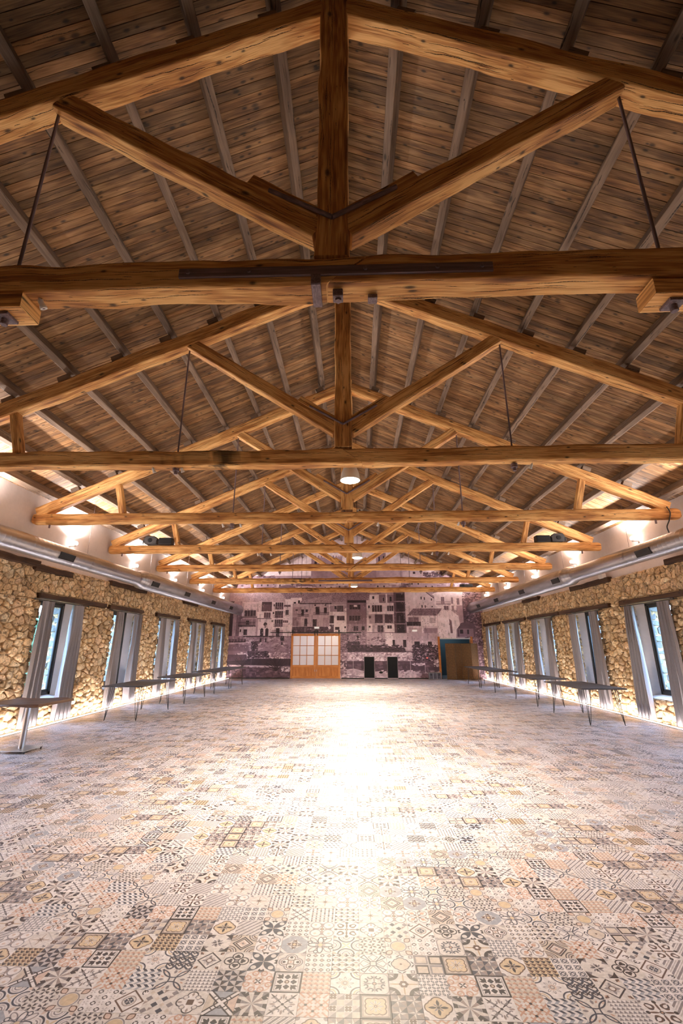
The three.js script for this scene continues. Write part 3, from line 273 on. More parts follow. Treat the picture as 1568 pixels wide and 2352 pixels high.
// ------------------------------------------------------------------ the print on the end wall: an old photograph of houses above a river
function muralTex() {
  const W = 2048, H = 1180, k = 148.4, cv = document.createElement('canvas'); cv.width = W; cv.height = H;
  const x = cv.getContext('2d');
  const lo = [34, 26, 32], hi = [255, 236, 242];
  const tone = (q) => { const t = sst(-0.04, 0.84, q); const m = [0, 1, 2].map((i) => Math.round(mix(lo[i], hi[i], t) - (i ? (i === 1 ? 15 : 8) * Math.sin(clamp(t) * 3.14) : 0))); return `rgb(${m})`; };
  const X = (u) => ((u - 814.5) / 42.2 + 6.9) * k, Y = (v) => { const d = 1558.5 - v; return H - (0.021665 * d + 6.32e-6 * d * d) * k; };
  seed = 777;
  let ou = 0, ov = 0, sc = 1;
  const at = (a, b) => [X(ou + a / sc), Y(ov + b / sc)];
  const R = (a, b, c, d, t) => { const p = at(a, b), q = at(c, d); x.fillStyle = tone(t); x.fillRect(p[0], p[1], q[0] - p[0], q[1] - p[1]); };
  const G = (pts, t) => { x.beginPath(); pts.forEach(([a, b], i) => { const p = at(a, b); i ? x.lineTo(...p) : x.moveTo(...p); }); x.closePath(); x.fillStyle = tone(t); x.fill(); };
  const Ln = (pts, t, w) => { x.beginPath(); pts.forEach(([a, b], i) => { const p = at(a, b); i ? x.lineTo(...p) : x.moveTo(...p); }); x.strokeStyle = tone(t); x.lineWidth = w; x.stroke(); };
  const O = (a, b, r, t) => { const p = at(a, b); x.beginPath(); x.arc(p[0], p[1], (r / sc) * 3.5, 0, 6.3); x.fillStyle = tone(t); x.fill(); };
  const win = (a, b, c, d, n = 2, t = 0.14, f = 0.6) => { R(a - 2, b - 2, c + 2, d + 2, f); R(a, b, c, d, t); for (let i = 1; i < n; i++) { const m = a + ((c - a) * i) / n; R(m - 1.5, b, m + 1.5, d, f); } };
  const rail = (a, b, c, d, t = 0.18) => { R(a, b, c, b + 5, t); R(a, d - 4, c, d, t); for (let m = a; m < c; m += 7) R(m, b, m + 2.4, d, t); };
  const speck = (a, b, c, d, n, t0, t1, s0, s1) => { for (let i = 0; i < n; i++) { const p = rr(a, c), q = rr(b, d), w = rr(s0, s1), h = w * rr(0.3, 0.8); G([[p, q], [p + w, q - h * 0.3], [p + w * 1.1, q + h * 0.6], [p + w * 0.3, q + h]], rr(t0, t1)); } };
  const tiles = (pts, t, a, b, c, d) => { G(pts, t); x.save(); x.beginPath(); pts.forEach(([p, q], i) => { const z = at(p, q); i ? x.lineTo(...z) : x.moveTo(...z); }); x.closePath(); x.clip(); speck(a, b, c, d, ((c - a) * (d - b)) / 40, t - 0.13, t + 0.13, 4, 10); x.restore(); };
  // sky and hill
  R(0, 0, 2400, 2400, 0.93); ou = 0; ov = 0; sc = 1;
  R(480, 1200, 1150, 1335, 0.94); R(480, 1322, 1150, 1360, 0.5); R(480, 1350, 1150, 1480, 0.52); R(480, 1470, 1150, 1570, 0.33);
  // castle and upper town
  ou = 480; ov = 1180; sc = 2.376;
  R(550, 238, 700, 370, 0.46); for (let i = 0; i < 9; i++) R(552 + i * 17, 228, 562 + i * 17, 240, 0.46); R(690, 236, 726, 370, 0.5); for (let i = 0; i < 4; i++) R(692 + i * 10, 228, 698 + i * 10, 238, 0.5);
  for (const a of [575, 600, 672]) { R(a - 7, 264, a + 7, 274, 0.12); O(a, 264, 7, 0.12); }
  R(690, 290, 940, 370, 0.44); R(920, 215, 976, 370, 0.5); R(934, 236, 942, 262, 0.15); R(960, 232, 967, 258, 0.15);
  R(940, 300, 1140, 370, 0.52); G([[1070, 320], [1140, 300], [1230, 322], [1230, 350], [1070, 350]], 0.6); R(1126, 318, 1140, 330, 0.2); speck(1180, 318, 1330, 345, 60, 0.2, 0.4, 6, 20); speck(230, 335, 340, 352, 40, 0.25, 0.4, 6, 18);
  R(100, 348, 1500, 430, 0.5); speck(150, 350, 1450, 430, 700, 0.22, 0.66, 6, 26); for (let i = 0; i < 26; i++) { const a = rr(200, 1350), b = rr(355, 400); G([[a, b], [a + 50, b - 9], [a + 95, b], [a + 95, b + 9], [a, b + 9]], rr(0.35, 0.6)); R(a + 10, b + 9, a + 90, b + 30, rr(0.45, 0.75)); R(a + 25, b + 13, a + 33, b + 22, 0.15); R(a + 60, b + 13, a + 68, b + 22, 0.15); }
  Ln([[475, 230], [475, 345]], 0.35, 2); Ln([[522, 225], [522, 345]], 0.35, 2);
  // left row of houses
  ou = 500; ov = 1340; sc = 4.9;
  tiles([[140, 100], [760, 100], [740, 190], [140, 205]], 0.56, 140, 100, 760, 205); tiles([[640, 60], [1568, 60], [1568, 200], [910, 222], [760, 180]], 0.44, 640, 60, 1568, 222);
  R(60, 200, 160, 620, 0.16); R(150, 205, 445, 600, 0.5); R(190, 330, 260, 600, 0.36); R(250, 205, 440, 285, 0.66); rail(250, 282, 420, 300, 0.62); R(248, 290, 430, 372, 0.62); win(280, 300, 410, 368, 4, 0.2); R(245, 372, 430, 380, 0.14); R(240, 400, 415, 465, 0.42); win(300, 415, 340, 465, 1); rail(215, 432, 410, 474); R(215, 472, 415, 482, 0.12); R(230, 490, 420, 590, 0.62); win(280, 515, 322, 580, 1); win(238, 515, 252, 545, 1);
  R(440, 200, 605, 610, 0.68); R(475, 205, 590, 312, 0.22); R(485, 235, 580, 312, 0.32); R(428, 318, 592, 395, 0.78); win(505, 325, 580, 385, 3, 0.3); R(428, 390, 592, 398, 0.25); G([[470, 590], [470, 515], [488, 500], [506, 515], [506, 590]], 0.14); G([[528, 590], [528, 515], [546, 500], [564, 515], [564, 590]], 0.14); O(526, 457, 20, 0.16); R(520, 470, 532, 500, 0.3);
  R(600, 205, 735, 520, 0.76); for (const [b, d] of [[212, 292], [310, 388], [405, 488]]) { win(632, b, 722, d, 4, 0.2, 0.66); rail(618, d - 34, 726, d - 2, 0.4); R(600, d, 740, d + 10, 0.85); } win(612, 232, 626, 255, 1); win(606, 320, 620, 342, 1); win(596, 412, 608, 432, 1); win(650, 502, 690, 590, 1);
  R(730, 235, 835, 600, 0.74); R(742, 176, 808, 240, 0.92); R(730, 240, 835, 262, 0.3); win(752, 298, 786, 352, 2); win(726, 415, 784, 440, 3, 0.3); R(726, 455, 790, 488, 0.62); R(808, 160, 936, 265, 0.8); win(842, 208, 868, 252, 1); win(892, 190, 914, 250, 1);
  R(830, 225, 1275, 555, 0.58); R(835, 265, 930, 480, 0.5); tiles([[905, 222], [935, 192], [1280, 130], [1285, 205]], 0.5, 900, 130, 1290, 225); R(910, 220, 1282, 232, 0.2); for (const [a, b, c, d] of [[932, 292, 962, 362], [982, 292, 1006, 322], [1097, 262, 1140, 346], [1192, 272, 1224, 336], [970, 396, 1002, 482], [1066, 402, 1110, 482], [1082, 236, 1100, 252], [1200, 232, 1216, 250], [865, 292, 890, 306]]) win(a, b, c, d, 1, 0.16, 0.5); rail(890, 345, 1018, 372, 0.2); rail(1070, 325, 1255, 354, 0.24); R(1180, 385, 1250, 480, 0.5); R(830, 486, 1305, 556, 0.24); speck(850, 490, 1300, 550, 40, 0.15, 0.5, 10, 30); R(835, 380, 905, 480, 0.4);
  R(1255, 240, 1472, 560, 0.84); R(1262, 245, 1464, 318, 0.5); win(1310, 255, 1336, 290, 1); win(1345, 250, 1410, 318, 4, 0.18); R(1255, 335, 1468, 356, 0.95); win(1342, 366, 1426, 414, 3, 0.22, 0.4); R(1256, 362, 1306, 452, 0.2); R(1256, 450, 1306, 460, 0.9); R(1256, 462, 1306, 550, 0.3); win(1320, 490, 1368, 522, 1, 0.2); win(1426, 482, 1442, 504, 1); O(1440, 294, 15, 0.9); O(1258, 496, 16, 0.85);
  R(1470, 195, 1600, 470, 0.42); win(1480, 365, 1600, 422, 4, 0.18, 0.5); R(1470, 465, 1600, 560, 0.34);
  // left bank
  R(60, 590, 835, 760, 0.44); R(280, 588, 700, 602, 0.18); speck(130, 600, 820, 760, 220, 0.3, 0.6, 8, 40); for (const [a, b, c, d] of [[470, 615, 490, 660], [530, 615, 545, 662], [705, 590, 745, 645], [715, 660, 730, 692]]) R(a, b, c, d, 0.14); R(60, 625, 310, 660, 0.18); for (let i = 0; i < 7; i++) O(80 + i * 34, 636, 14, 0.36); Ln([[60, 682], [352, 664]], 0.85, 3); R(60, 690, 350, 760, 0.36);
  speck(370, 650, 435, 760, 130, 0.12, 0.26, 8, 22); R(60, 760, 835, 870, 0.4); speck(200, 770, 830, 845, 320, 0.35, 0.8, 8, 30); speck(330, 760, 560, 830, 160, 0.14, 0.3, 12, 30); R(60, 846, 835, 925, 0.19); G([[60, 800], [330, 800], [340, 860], [60, 880]], 0.28); G([[60, 912], [620, 925], [835, 940], [835, 965], [60, 946]], 0.6); R(60, 945, 835, 1085, 0.28); speck(60, 940, 830, 1080, 260, 0.2, 0.4, 10, 50); speck(720, 945, 830, 985, 26, 0.6, 0.8, 10, 30);
  const tree = (a, b, h, n) => { for (let i = 0; i < n; i++) { let p = a, q = b, dir = -1.57 + rr(-1.1, 1.1); const pts = [[p, q]]; for (let s = 0; s < 6; s++) { dir += rr(-0.35, 0.35); p += Math.cos(dir) * h / 6; q += Math.sin(dir) * h / 6; pts.push([p, q]); } Ln(pts, rr(0.1, 0.22), rr(1, 3)); } };
  tree(670, 985, 150, 46); tree(285, 935, 120, 24); tree(145, 940, 60, 12); Ln([[390, 700], [385, 930]], 0.36, 2);
  // right row of houses
  ou = 800;
  tiles([[-20, 105], [255, 105], [225, 190], [-20, 190]], 0.4, -20, 105, 255, 190); R(-20, 185, 212, 462, 0.4); R(-10, 190, 205, 218, 0.12); win(15, 240, 138, 292, 4, 0.18, 0.42); R(62, 243, 102, 264, 0.8); win(10, 362, 138, 420, 4, 0.2, 0.5); R(-20, 455, 212, 690, 0.46); win(60, 480, 112, 532, 2, 0.2, 0.5); win(150, 482, 184, 526, 1); win(92, 582, 128, 636, 1); R(-20, 548, 145, 558, 0.1); speck(0, 560, 210, 690, 100, 0.35, 0.6, 8, 26);
  R(208, 190, 525, 560, 0.7); R(245, 128, 352, 218, 0.84); win(278, 146, 298, 176, 1); R(355, 130, 520, 220, 0.4); win(395, 160, 415, 205, 1, 0.2, 0.8); R(430, 118, 448, 220, 0.85); win(474, 150, 500, 205, 1); win(272, 246, 386, 320, 4, 0.18, 0.8); win(228, 250, 246, 278, 1); win(442, 252, 516, 312, 3, 0.2, 0.8); R(210, 325, 520, 342, 0.85); R(235, 345, 520, 452, 0.56); R(302, 350, 390, 446, 0.26); R(414, 350, 504, 446, 0.24); R(232, 362, 258, 392, 0.3); R(268, 455, 420, 560, 0.6); win(330, 472, 398, 546, 2, 0.22, 0.6); R(218, 458, 270, 556, 0.94); win(232, 478, 250, 496, 1); R(414, 460, 520, 556, 0.93); win(440, 472, 490, 508, 2, 0.2, 0.7); O(405, 482, 11, 0.95); R(210, 548, 525, 556, 0.4); rail(338, 562, 416, 602, 0.5);
  R(520, 100, 655, 605, 0.3); for (const [b, d] of [[118, 200], [214, 320], [334, 450], [464, 582]]) { R(548, b, 640, d, 0.15); win(560, b + 22, 625, d - 8, 3, 0.1, 0.22); R(520, d, 655, d + 8, 0.48); rail(545, d - 34, 640, d, 0.22); }
  G([[650, 360], [650, 90], [885, 90], [1000, 182], [1000, 300], [650, 420]], 0.68); R(745, 100, 770, 280, 0.76); Ln([[885, 95], [1002, 184]], 0.25, 6); for (const [a, b, c, d] of [[830, 152, 842, 182], [867, 158, 878, 188], [946, 172, 958, 196], [835, 246, 848, 276], [872, 248, 884, 276], [950, 256, 962, 271]]) R(a, b, c, d, 0.14);
  G([[985, 300], [985, 110], [1330, 90], [1330, 300]], 0.82); G([[960, 125], [1150, 60], [1340, 130], [1330, 160], [990, 150]], 0.88); R(1000, 232, 1170, 240, 0.4); for (const [a, b, c, d] of [[1062, 156, 1096, 230], [1176, 162, 1196, 232], [1240, 172, 1266, 242], [1090, 256, 1140, 300], [1178, 254, 1200, 310]]) win(a, b, c, d, 2, 0.35, 0.7); rail(1005, 205, 1170, 234, 0.5);
  R(1230, 250, 1345, 440, 0.5); R(1300, 180, 1600, 620, 0.28); speck(1300, 80, 1560, 620, 700, 0.14, 0.5, 8, 26); G([[1220, 500], [1270, 445], [1350, 430], [1420, 460], [1420, 600], [1220, 600]], 0.3); R(1240, 510, 1400, 600, 0.4); R(1250, 520, 1285, 565, 0.14); R(1330, 520, 1350, 570, 0.16); speck(1300, 600, 1560, 900, 420, 0.16, 0.62, 8, 24);
  R(655, 358, 1015, 500, 0.64); tiles([[665, 362], [742, 284], [1065, 284], [1012, 362]], 0.38, 660, 280, 1070, 366); win(680, 382, 795, 432, 2, 0.38, 0.6); R(660, 432, 818, 478, 0.16); R(822, 368, 1005, 480, 0.78); win(920, 396, 980, 444, 1, 0.6, 0.4); R(655, 484, 1015, 640, 0.66); R(678, 504, 826, 584, 0.56); R(678, 584, 826, 628, 0.74); R(714, 522, 770, 544, 0.8); R(850, 502, 1002, 578, 0.46); rail(850, 582, 1006, 628, 0.3); R(828, 490, 840, 640, 0.8); R(655, 630, 1015, 644, 0.24);
  G([[1012, 640], [1012, 352], [1070, 288], [1132, 312], [1160, 300], [1245, 366], [1255, 470], [1212, 520], [1200, 640]], 0.88); G([[1138, 400], [1164, 420], [1170, 560], [1145, 560]], 0.36); R(1136, 314, 1150, 400, 0.7); O(1046, 535, 4, 0.4);
  R(205, 558, 1012, 760, 0.56); R(500, 560, 655, 740, 0.62); R(414, 560, 500, 735, 0.78); R(655, 645, 1012, 745, 0.62); for (const [a, b, c, d] of [[385, 632, 412, 706], [494, 634, 520, 710], [610, 634, 646, 716], [736, 652, 796, 718], [886, 654, 930, 722]]) R(a, b, c, d, 0.15); speck(210, 600, 420, 760, 120, 0.3, 0.6, 8, 30); Ln([[275, 642], [385, 610]], 0.85, 4); Ln([[830, 640], [826, 820]], 0.7, 3); Ln([[672, 645], [672, 760]], 0.75, 2);
  // laundry, shutters, stains, broken plaster
  ou = 500; ov = 1340; sc = 4.9; for (let i = 0; i < 1500; i++) { const a = rr(150, 2720), b = rr(200, 720), w = rr(2, 7), h = rr(3, 14), t = rnd() < 0.5 ? rr(0.1, 0.35) : rr(0.6, 0.95); x.globalAlpha = rr(0.25, 0.8); R(a, b, a + w, b + h, t); } x.globalAlpha = 0.16; for (let i = 0; i < 260; i++) { const a = rr(150, 2720), b = rr(200, 600); R(a, b, a + rr(6, 24), b + rr(20, 90), rnd() < 0.6 ? 0.12 : 0.9); } x.globalAlpha = 1; ou = 800;
  // right bank
  R(-110, 560, -18, 772, 0.42); speck(-110, 560, -18, 772, 160, 0.2, 0.55, 8, 26); R(-110, 770, -18, 880, 0.45); R(-110, 870, -18, 980, 0.27); R(-110, 960, -18, 1090, 0.55); speck(-110, 780, -10, 1080, 160, 0.3, 0.75, 8, 30);
  speck(-20, 650, 110, 770, 300, 0.12, 0.28, 10, 26); R(120, 720, 620, 772, 0.2); speck(120, 690, 620, 778, 380, 0.12, 0.3, 10, 26); R(-20, 772, 1030, 880, 0.5); speck(-20, 775, 720, 865, 460, 0.4, 0.86, 10, 34); speck(700, 690, 1030, 925, 620, 0.11, 0.34, 10, 30); tree(830, 760, 90, 30); R(-20, 872, 1030, 1000, 0.27); speck(-20, 880, 1030, 990, 130, 0.22, 0.36, 20, 80); speck(690, 890, 830, 920, 40, 0.5, 0.8, 8, 24); speck(930, 850, 1020, 935, 50, 0.4, 0.75, 8, 26); G([[-20, 965], [60, 955], [170, 985], [560, 1000], [900, 1010], [1030, 1000], [1030, 1090], [-20, 1090]], 0.6); speck(-20, 975, 1030, 1075, 260, 0.45, 0.72, 12, 50); speck(780, 1010, 900, 1070, 60, 0.25, 0.4, 12, 40); Ln([[-20, 1035], [170, 1052]], 0.3, 4); Ln([[52, 870], [52, 1035]], 0.6, 3); Ln([[682, 860], [682, 1020]], 0.66, 3); Ln([[842, 900], [842, 1010]], 0.6, 3);
  G([[1400, 620], [1600, 600], [1600, 1100], [1400, 1100]], 0.4); speck(1400, 600, 1600, 1090, 500, 0.16, 0.7, 8, 26);
  const id = x.getImageData(0, 0, W, H), D = id.data;             // print grain and small unevenness of an enlarged photograph
  for (let i = 0, p = 0; i < D.length; i += 4, p++) { const a = p % W, b = (p / W) | 0, g = 0.86 + 0.2 * pf(a / 18, b / 18, 114, 66, 951, 4) + 0.07 * (hash(a, b, 3) - 0.5); for (let c = 0; c < 3; c++) D[i + c] = clamp((D[i + c] * g) / 255) * 255; }
  x.putImageData(id, 0, 0);
  const t = new THREE.CanvasTexture(cv); t.colorSpace = THREE.SRGBColorSpace; t.magFilter = THREE.LinearFilter; return t;
}
// ------------------------------------------------------------------ the hall: measurements
const WX = 6.9, ZB = -3.5, ZE = 25.07, KX = -0.145, STONE_TOP = 3.38;
const roofY = (x) => 7.95 - 0.45 * Math.abs(x - KX);
const WINZ = { '-1': [10.53, 13.65, 16.75, 19.87, 22.95], 1: [10.92, 13.92, 17.0, 20.15, 23.2] };
const LINT = { '-1': [[9.6, 12.3], [12.5, 14.6], [15.6, 17.7], [18.7, 20.9], [21.8, 24.1]], 1: [[8.95, 11.88], [12.4, 15.4], [15.5, 18.3], [18.6, 21.4], [21.8, 24.6]] };
const WINX = { '-1': [4.3, 7.42], 1: [4.75, 7.85] };              // two more windows a side stand nearer than the frame shows; their daylight falls on the floor
const SIDE = { '-1': 'left', 1: 'right' }, ORD = ['nearest', 'second', 'third', 'fourth', 'farthest'];

// ------------------------------------------------------------------ floor: printed cement tiles
{
  const T = 0.1495, G = 0.00025, th = 0.01, floorMat = std({ map: ATLAS.t, roughness: 0.43 });
  const slab = std({ map: mottle(801, [0.62, 0.57, 0.5], 0.2), roughness: 0.8 });
  const f = thing('floor', 'floor of small patterned cement tiles in cream, grey and ochre', 'floor', [0, 0, 0], null, 'structure');
  obj('floor_slab', box(-7.0, 7.0, -0.25, -th, ZB, ZE + 0.1), slab, f);
  const tile = (i) => {
    const s = T / 2 - G, u0 = (i % 8) / 8 + 0.0008, v1 = 1 - Math.floor(i / 8) / 8 - 0.0008, du = 0.125 - 0.0016;
    const g = new THREE.BufferGeometry(), b = 0.0005;
    const ring = (k, y) => [[-k, y, -k], [k, y, -k], [k, y, k], [-k, y, k]];
    const P = [...ring(s - b, 0), ...ring(s, -b), ...ring(s, -th)], uv = P.map(([x, , z]) => [u0 + du * clamp(0.5 + x / (2 * s)), v1 - du * clamp(0.5 + z / (2 * s))]);
    const I = [0, 2, 1, 0, 3, 2]; for (let r = 0; r < 2; r++) for (let k = 0; k < 4; k++) { const a = r * 4 + k, c = r * 4 + ((k + 1) % 4); I.push(a, c, a + 4, c, c + 4, a + 4); }
    g.setAttribute('position', new THREE.Float32BufferAttribute(P.flat(), 3)); g.setAttribute('uv', new THREE.Float32BufferAttribute(uv.flat(), 2)); g.setIndex(I); return g.toNonIndexed();
  };
  const geos = ATLAS.names.map((_, i) => { const g = tile(i); g.computeVertexNormals(); return g; }), rest = [];
  let single = 0;
  const r1 = Math.ceil((ZE - 2.648) / T) + 1, c1 = Math.ceil(6.9 / T);
  for (let r = -18; r <= r1; r++) for (let c = -c1; c < c1; c++) {
    const x = 0.011 + T * (c + 0.5), z = 2.648 + T * (r - 0.5); if (z > ZE - 0.02 || z < ZB + 0.1 || Math.abs(x) > 6.88) continue;
    const near = r >= 0 && Math.abs(x) < z * 0.62 + 0.1 && single < 298;
    if (near) { const m = obj('tile', geos[tileAt(c, r)], floorMat, f); m.position.set(x, 0, -z); single++; } else { const g = geos[tileAt(c, r)].clone(); g.translate(x, 0, -z); rest.push(g); }
  }
  obj('tile_field', mergeGeometries(rest), floorMat, f).userData.kind = 'stuff';
}

// ------------------------------------------------------------------ rubble stones set in a surface; place(s, t, h) gives the point h proud of it
function stoneCells(s0, s1, t0, t1, ds, dt, holes, drop = 0.12) {
  const seeds = []; let row = 0;
  const inside = (s, t) => holes.some(([a, b, c, d]) => s > a && s < b && t > c && t < d);
  for (let t = t0 - dt * 0.3; t < t1 + dt * 0.3; t += dt, row++) for (let s = s0 - ds + (row % 2) * ds * 0.5; s < s1 + ds; s += ds) { if (rnd() < drop) continue; const a = s + rr(-0.42, 0.42) * ds, b = t + dt * 0.5 + rr(-0.4, 0.4) * dt; if (!inside(a, b)) seeds.push([a, b]); }
  const bucket = new Map(), key = (a, b) => `${a},${b}`; seeds.forEach((q, i) => { const k = key(Math.floor(q[0] / ds), Math.floor(q[1] / dt)); bucket.has(k) ? bucket.get(k).push(i) : bucket.set(k, [i]); });
  const clip = (P, nx, ny, c) => { const out = []; for (let i = 0; i < P.length; i++) { const a = P[i], b = P[(i + 1) % P.length], da = a[0] * nx + a[1] * ny - c, db = b[0] * nx + b[1] * ny - c; if (da <= 0) out.push(a); if (da * db < 0) { const k = da / (da - db); out.push([mix(a[0], b[0], k), mix(a[1], b[1], k)]); } } return out; };
  const cells = [];
  seeds.forEach(([s, t], i) => {
    let P = [[s - 2.2 * ds, t - 2.2 * dt], [s + 2.2 * ds, t - 2.2 * dt], [s + 2.2 * ds, t + 2.2 * dt], [s - 2.2 * ds, t + 2.2 * dt]];
    const bx = Math.floor(s / ds), by = Math.floor(t / dt), A = dt / ds;
    for (let a = bx - 5; a <= bx + 5; a++) for (let b = by - 5; b <= by + 5; b++) for (const j of bucket.get(key(a, b)) ?? []) if (j !== i && P.length) { const q = seeds[j], nx = (q[0] - s) * A * A, ny = q[1] - t; P = clip(P, nx, ny, nx * (q[0] + s) / 2 + ny * (q[1] + t) / 2); }
    P = clip(P, -1, 0, -s0); P = clip(P, 1, 0, s1); P = clip(P, 0, -1, -t0); P = clip(P, 0, 1, t1);
    for (const [a, b, c, d] of holes) {
      if (!P.length) break;
      const lo = [Math.min(...P.map((p) => p[0])), Math.max(...P.map((p) => p[0])), Math.min(...P.map((p) => p[1])), Math.max(...P.map((p) => p[1]))];
      if (lo[1] <= a || lo[0] >= b || lo[3] <= c || lo[2] >= d) continue;
      const k = [a - s, s - b, c - t, t - d], m = k.indexOf(Math.max(...k));
      P = m === 0 ? clip(P, 1, 0, a) : m === 1 ? clip(P, -1, 0, -b) : m === 2 ? clip(P, 0, 1, c) : clip(P, 0, -1, -d);
    }
    if (P.length < 3) return;
    let area = 0, cx = 0, cy = 0; for (let k = 0; k < P.length; k++) { const a = P[k], b = P[(k + 1) % P.length], w = a[0] * b[1] - b[0] * a[1]; area += w; cx += (a[0] + b[0]) * w; cy += (a[1] + b[1]) * w; }
    area /= 2; if (Math.abs(area) < 0.0012) return; cx /= 6 * area; cy /= 6 * area;
    cells.push({ P, s: cx, t: cy, area: Math.abs(area) });
  });
  return cells;
}
const STONE_TINT = [[1.0, 0.9, 0.78], [0.9, 0.77, 0.63], [1.08, 1.0, 0.9], [0.78, 0.65, 0.53], [0.98, 0.83, 0.67], [0.92, 0.84, 0.76], [1.0, 0.86, 0.73], [0.64, 0.53, 0.44], [0.94, 0.8, 0.72]];
function stoneGeo(cell, place, relief, flip, gap = 0.011, tint = null) {
  const { P, s, t, area } = cell, rad = Math.sqrt(area / Math.PI), k0 = Math.max(0.55, 1 - gap / rad), Q = [];
  for (let i = 0; i < P.length; i++) { const a = P[i], b = P[(i + 1) % P.length]; if (Math.hypot(a[0] - b[0], a[1] - b[1]) < 0.012) continue; Q.push([mix(a[0], b[0], 0.22), mix(a[1], b[1], 0.22)], [mix(a[0], b[0], 0.78), mix(a[1], b[1], 0.78)]); }
  const n = Q.length, H = relief * rr(0.45, 1.25), tx = rr(-0.25, 0.25), ty = rr(-0.3, 0.2), pos = [], uv = [], idx = [], uo = rr(0, 4), vo = rr(0, 4);
  const add = (a, b, h) => { const q = place(a, b, h); pos.push(q.x, q.y, q.z); uv.push(a * 1.2 + uo, b * 1.2 + vo); };
  for (const [k, h] of [[k0, -0.03], [k0 * 0.97, H * 0.62], [k0 * 0.8, H * 0.97]]) Q.forEach(([a, b], j) => { const da = (a - s) * k, db = (b - t) * k, w = 1 + (k === k0 ? 0 : 0.22 * n2(a * 17, b * 17)); add(s + da, t + db, h < 0 ? h : h * w + (tx * da + ty * db) * 0.5); });
  add(s, t, H * (1 + 0.15 * n2(s * 9, t * 9)));
  for (let r = 0; r < 2; r++) for (let j = 0; j < n; j++) { const a = r * n + j, b = r * n + ((j + 1) % n); idx.push(a, b, a + n, b, b + n, a + n); }
  for (let j = 0; j < n; j++) idx.push(2 * n + j, 2 * n + ((j + 1) % n), 3 * n);
  if (flip) for (let i = 0; i < idx.length; i += 3) { const q = idx[i]; idx[i] = idx[i + 1]; idx[i + 1] = q; }
  const g = new THREE.BufferGeometry(); g.setAttribute('position', new THREE.Float32BufferAttribute(pos, 3)); g.setAttribute('uv', new THREE.Float32BufferAttribute(uv, 2)); g.setIndex(idx); g.computeVertexNormals();
  const c = tint ?? STONE_TINT[Math.floor(rnd() * STONE_TINT.length)], v = tint ? rr(0.85, 1.05) : rr(0.74, 1.05); return paint(g, c[0] * v, c[1] * v, c[2] * v);
}
const extrudeX = (shape, x0, x1) => { const g = new THREE.ExtrudeGeometry(shape, { depth: x1 - x0, bevelEnabled: false }); g.rotateY(Math.PI / 2); g.translate(x0, 0, 0); return g; };   // shape in (z, y)
const prismY = (pts, y0, y1) => { const s = new THREE.Shape(pts.map(([x, z]) => new THREE.Vector2(x, z))); const g = new THREE.ExtrudeGeometry(s, { depth: y1 - y0, bevelEnabled: false }); g.rotateX(-Math.PI / 2); g.translate(0, y0, 0); return g; };   // shape in (x, hall z)
const rectShape = (a, b, c, d) => new THREE.Shape([new THREE.Vector2(a, c), new THREE.Vector2(b, c), new THREE.Vector2(b, d), new THREE.Vector2(a, d)]);
const rectHole = (a, b, c, d) => new THREE.Path([new THREE.Vector2(a, c), new THREE.Vector2(a, d), new THREE.Vector2(b, d), new THREE.Vector2(b, c)]);

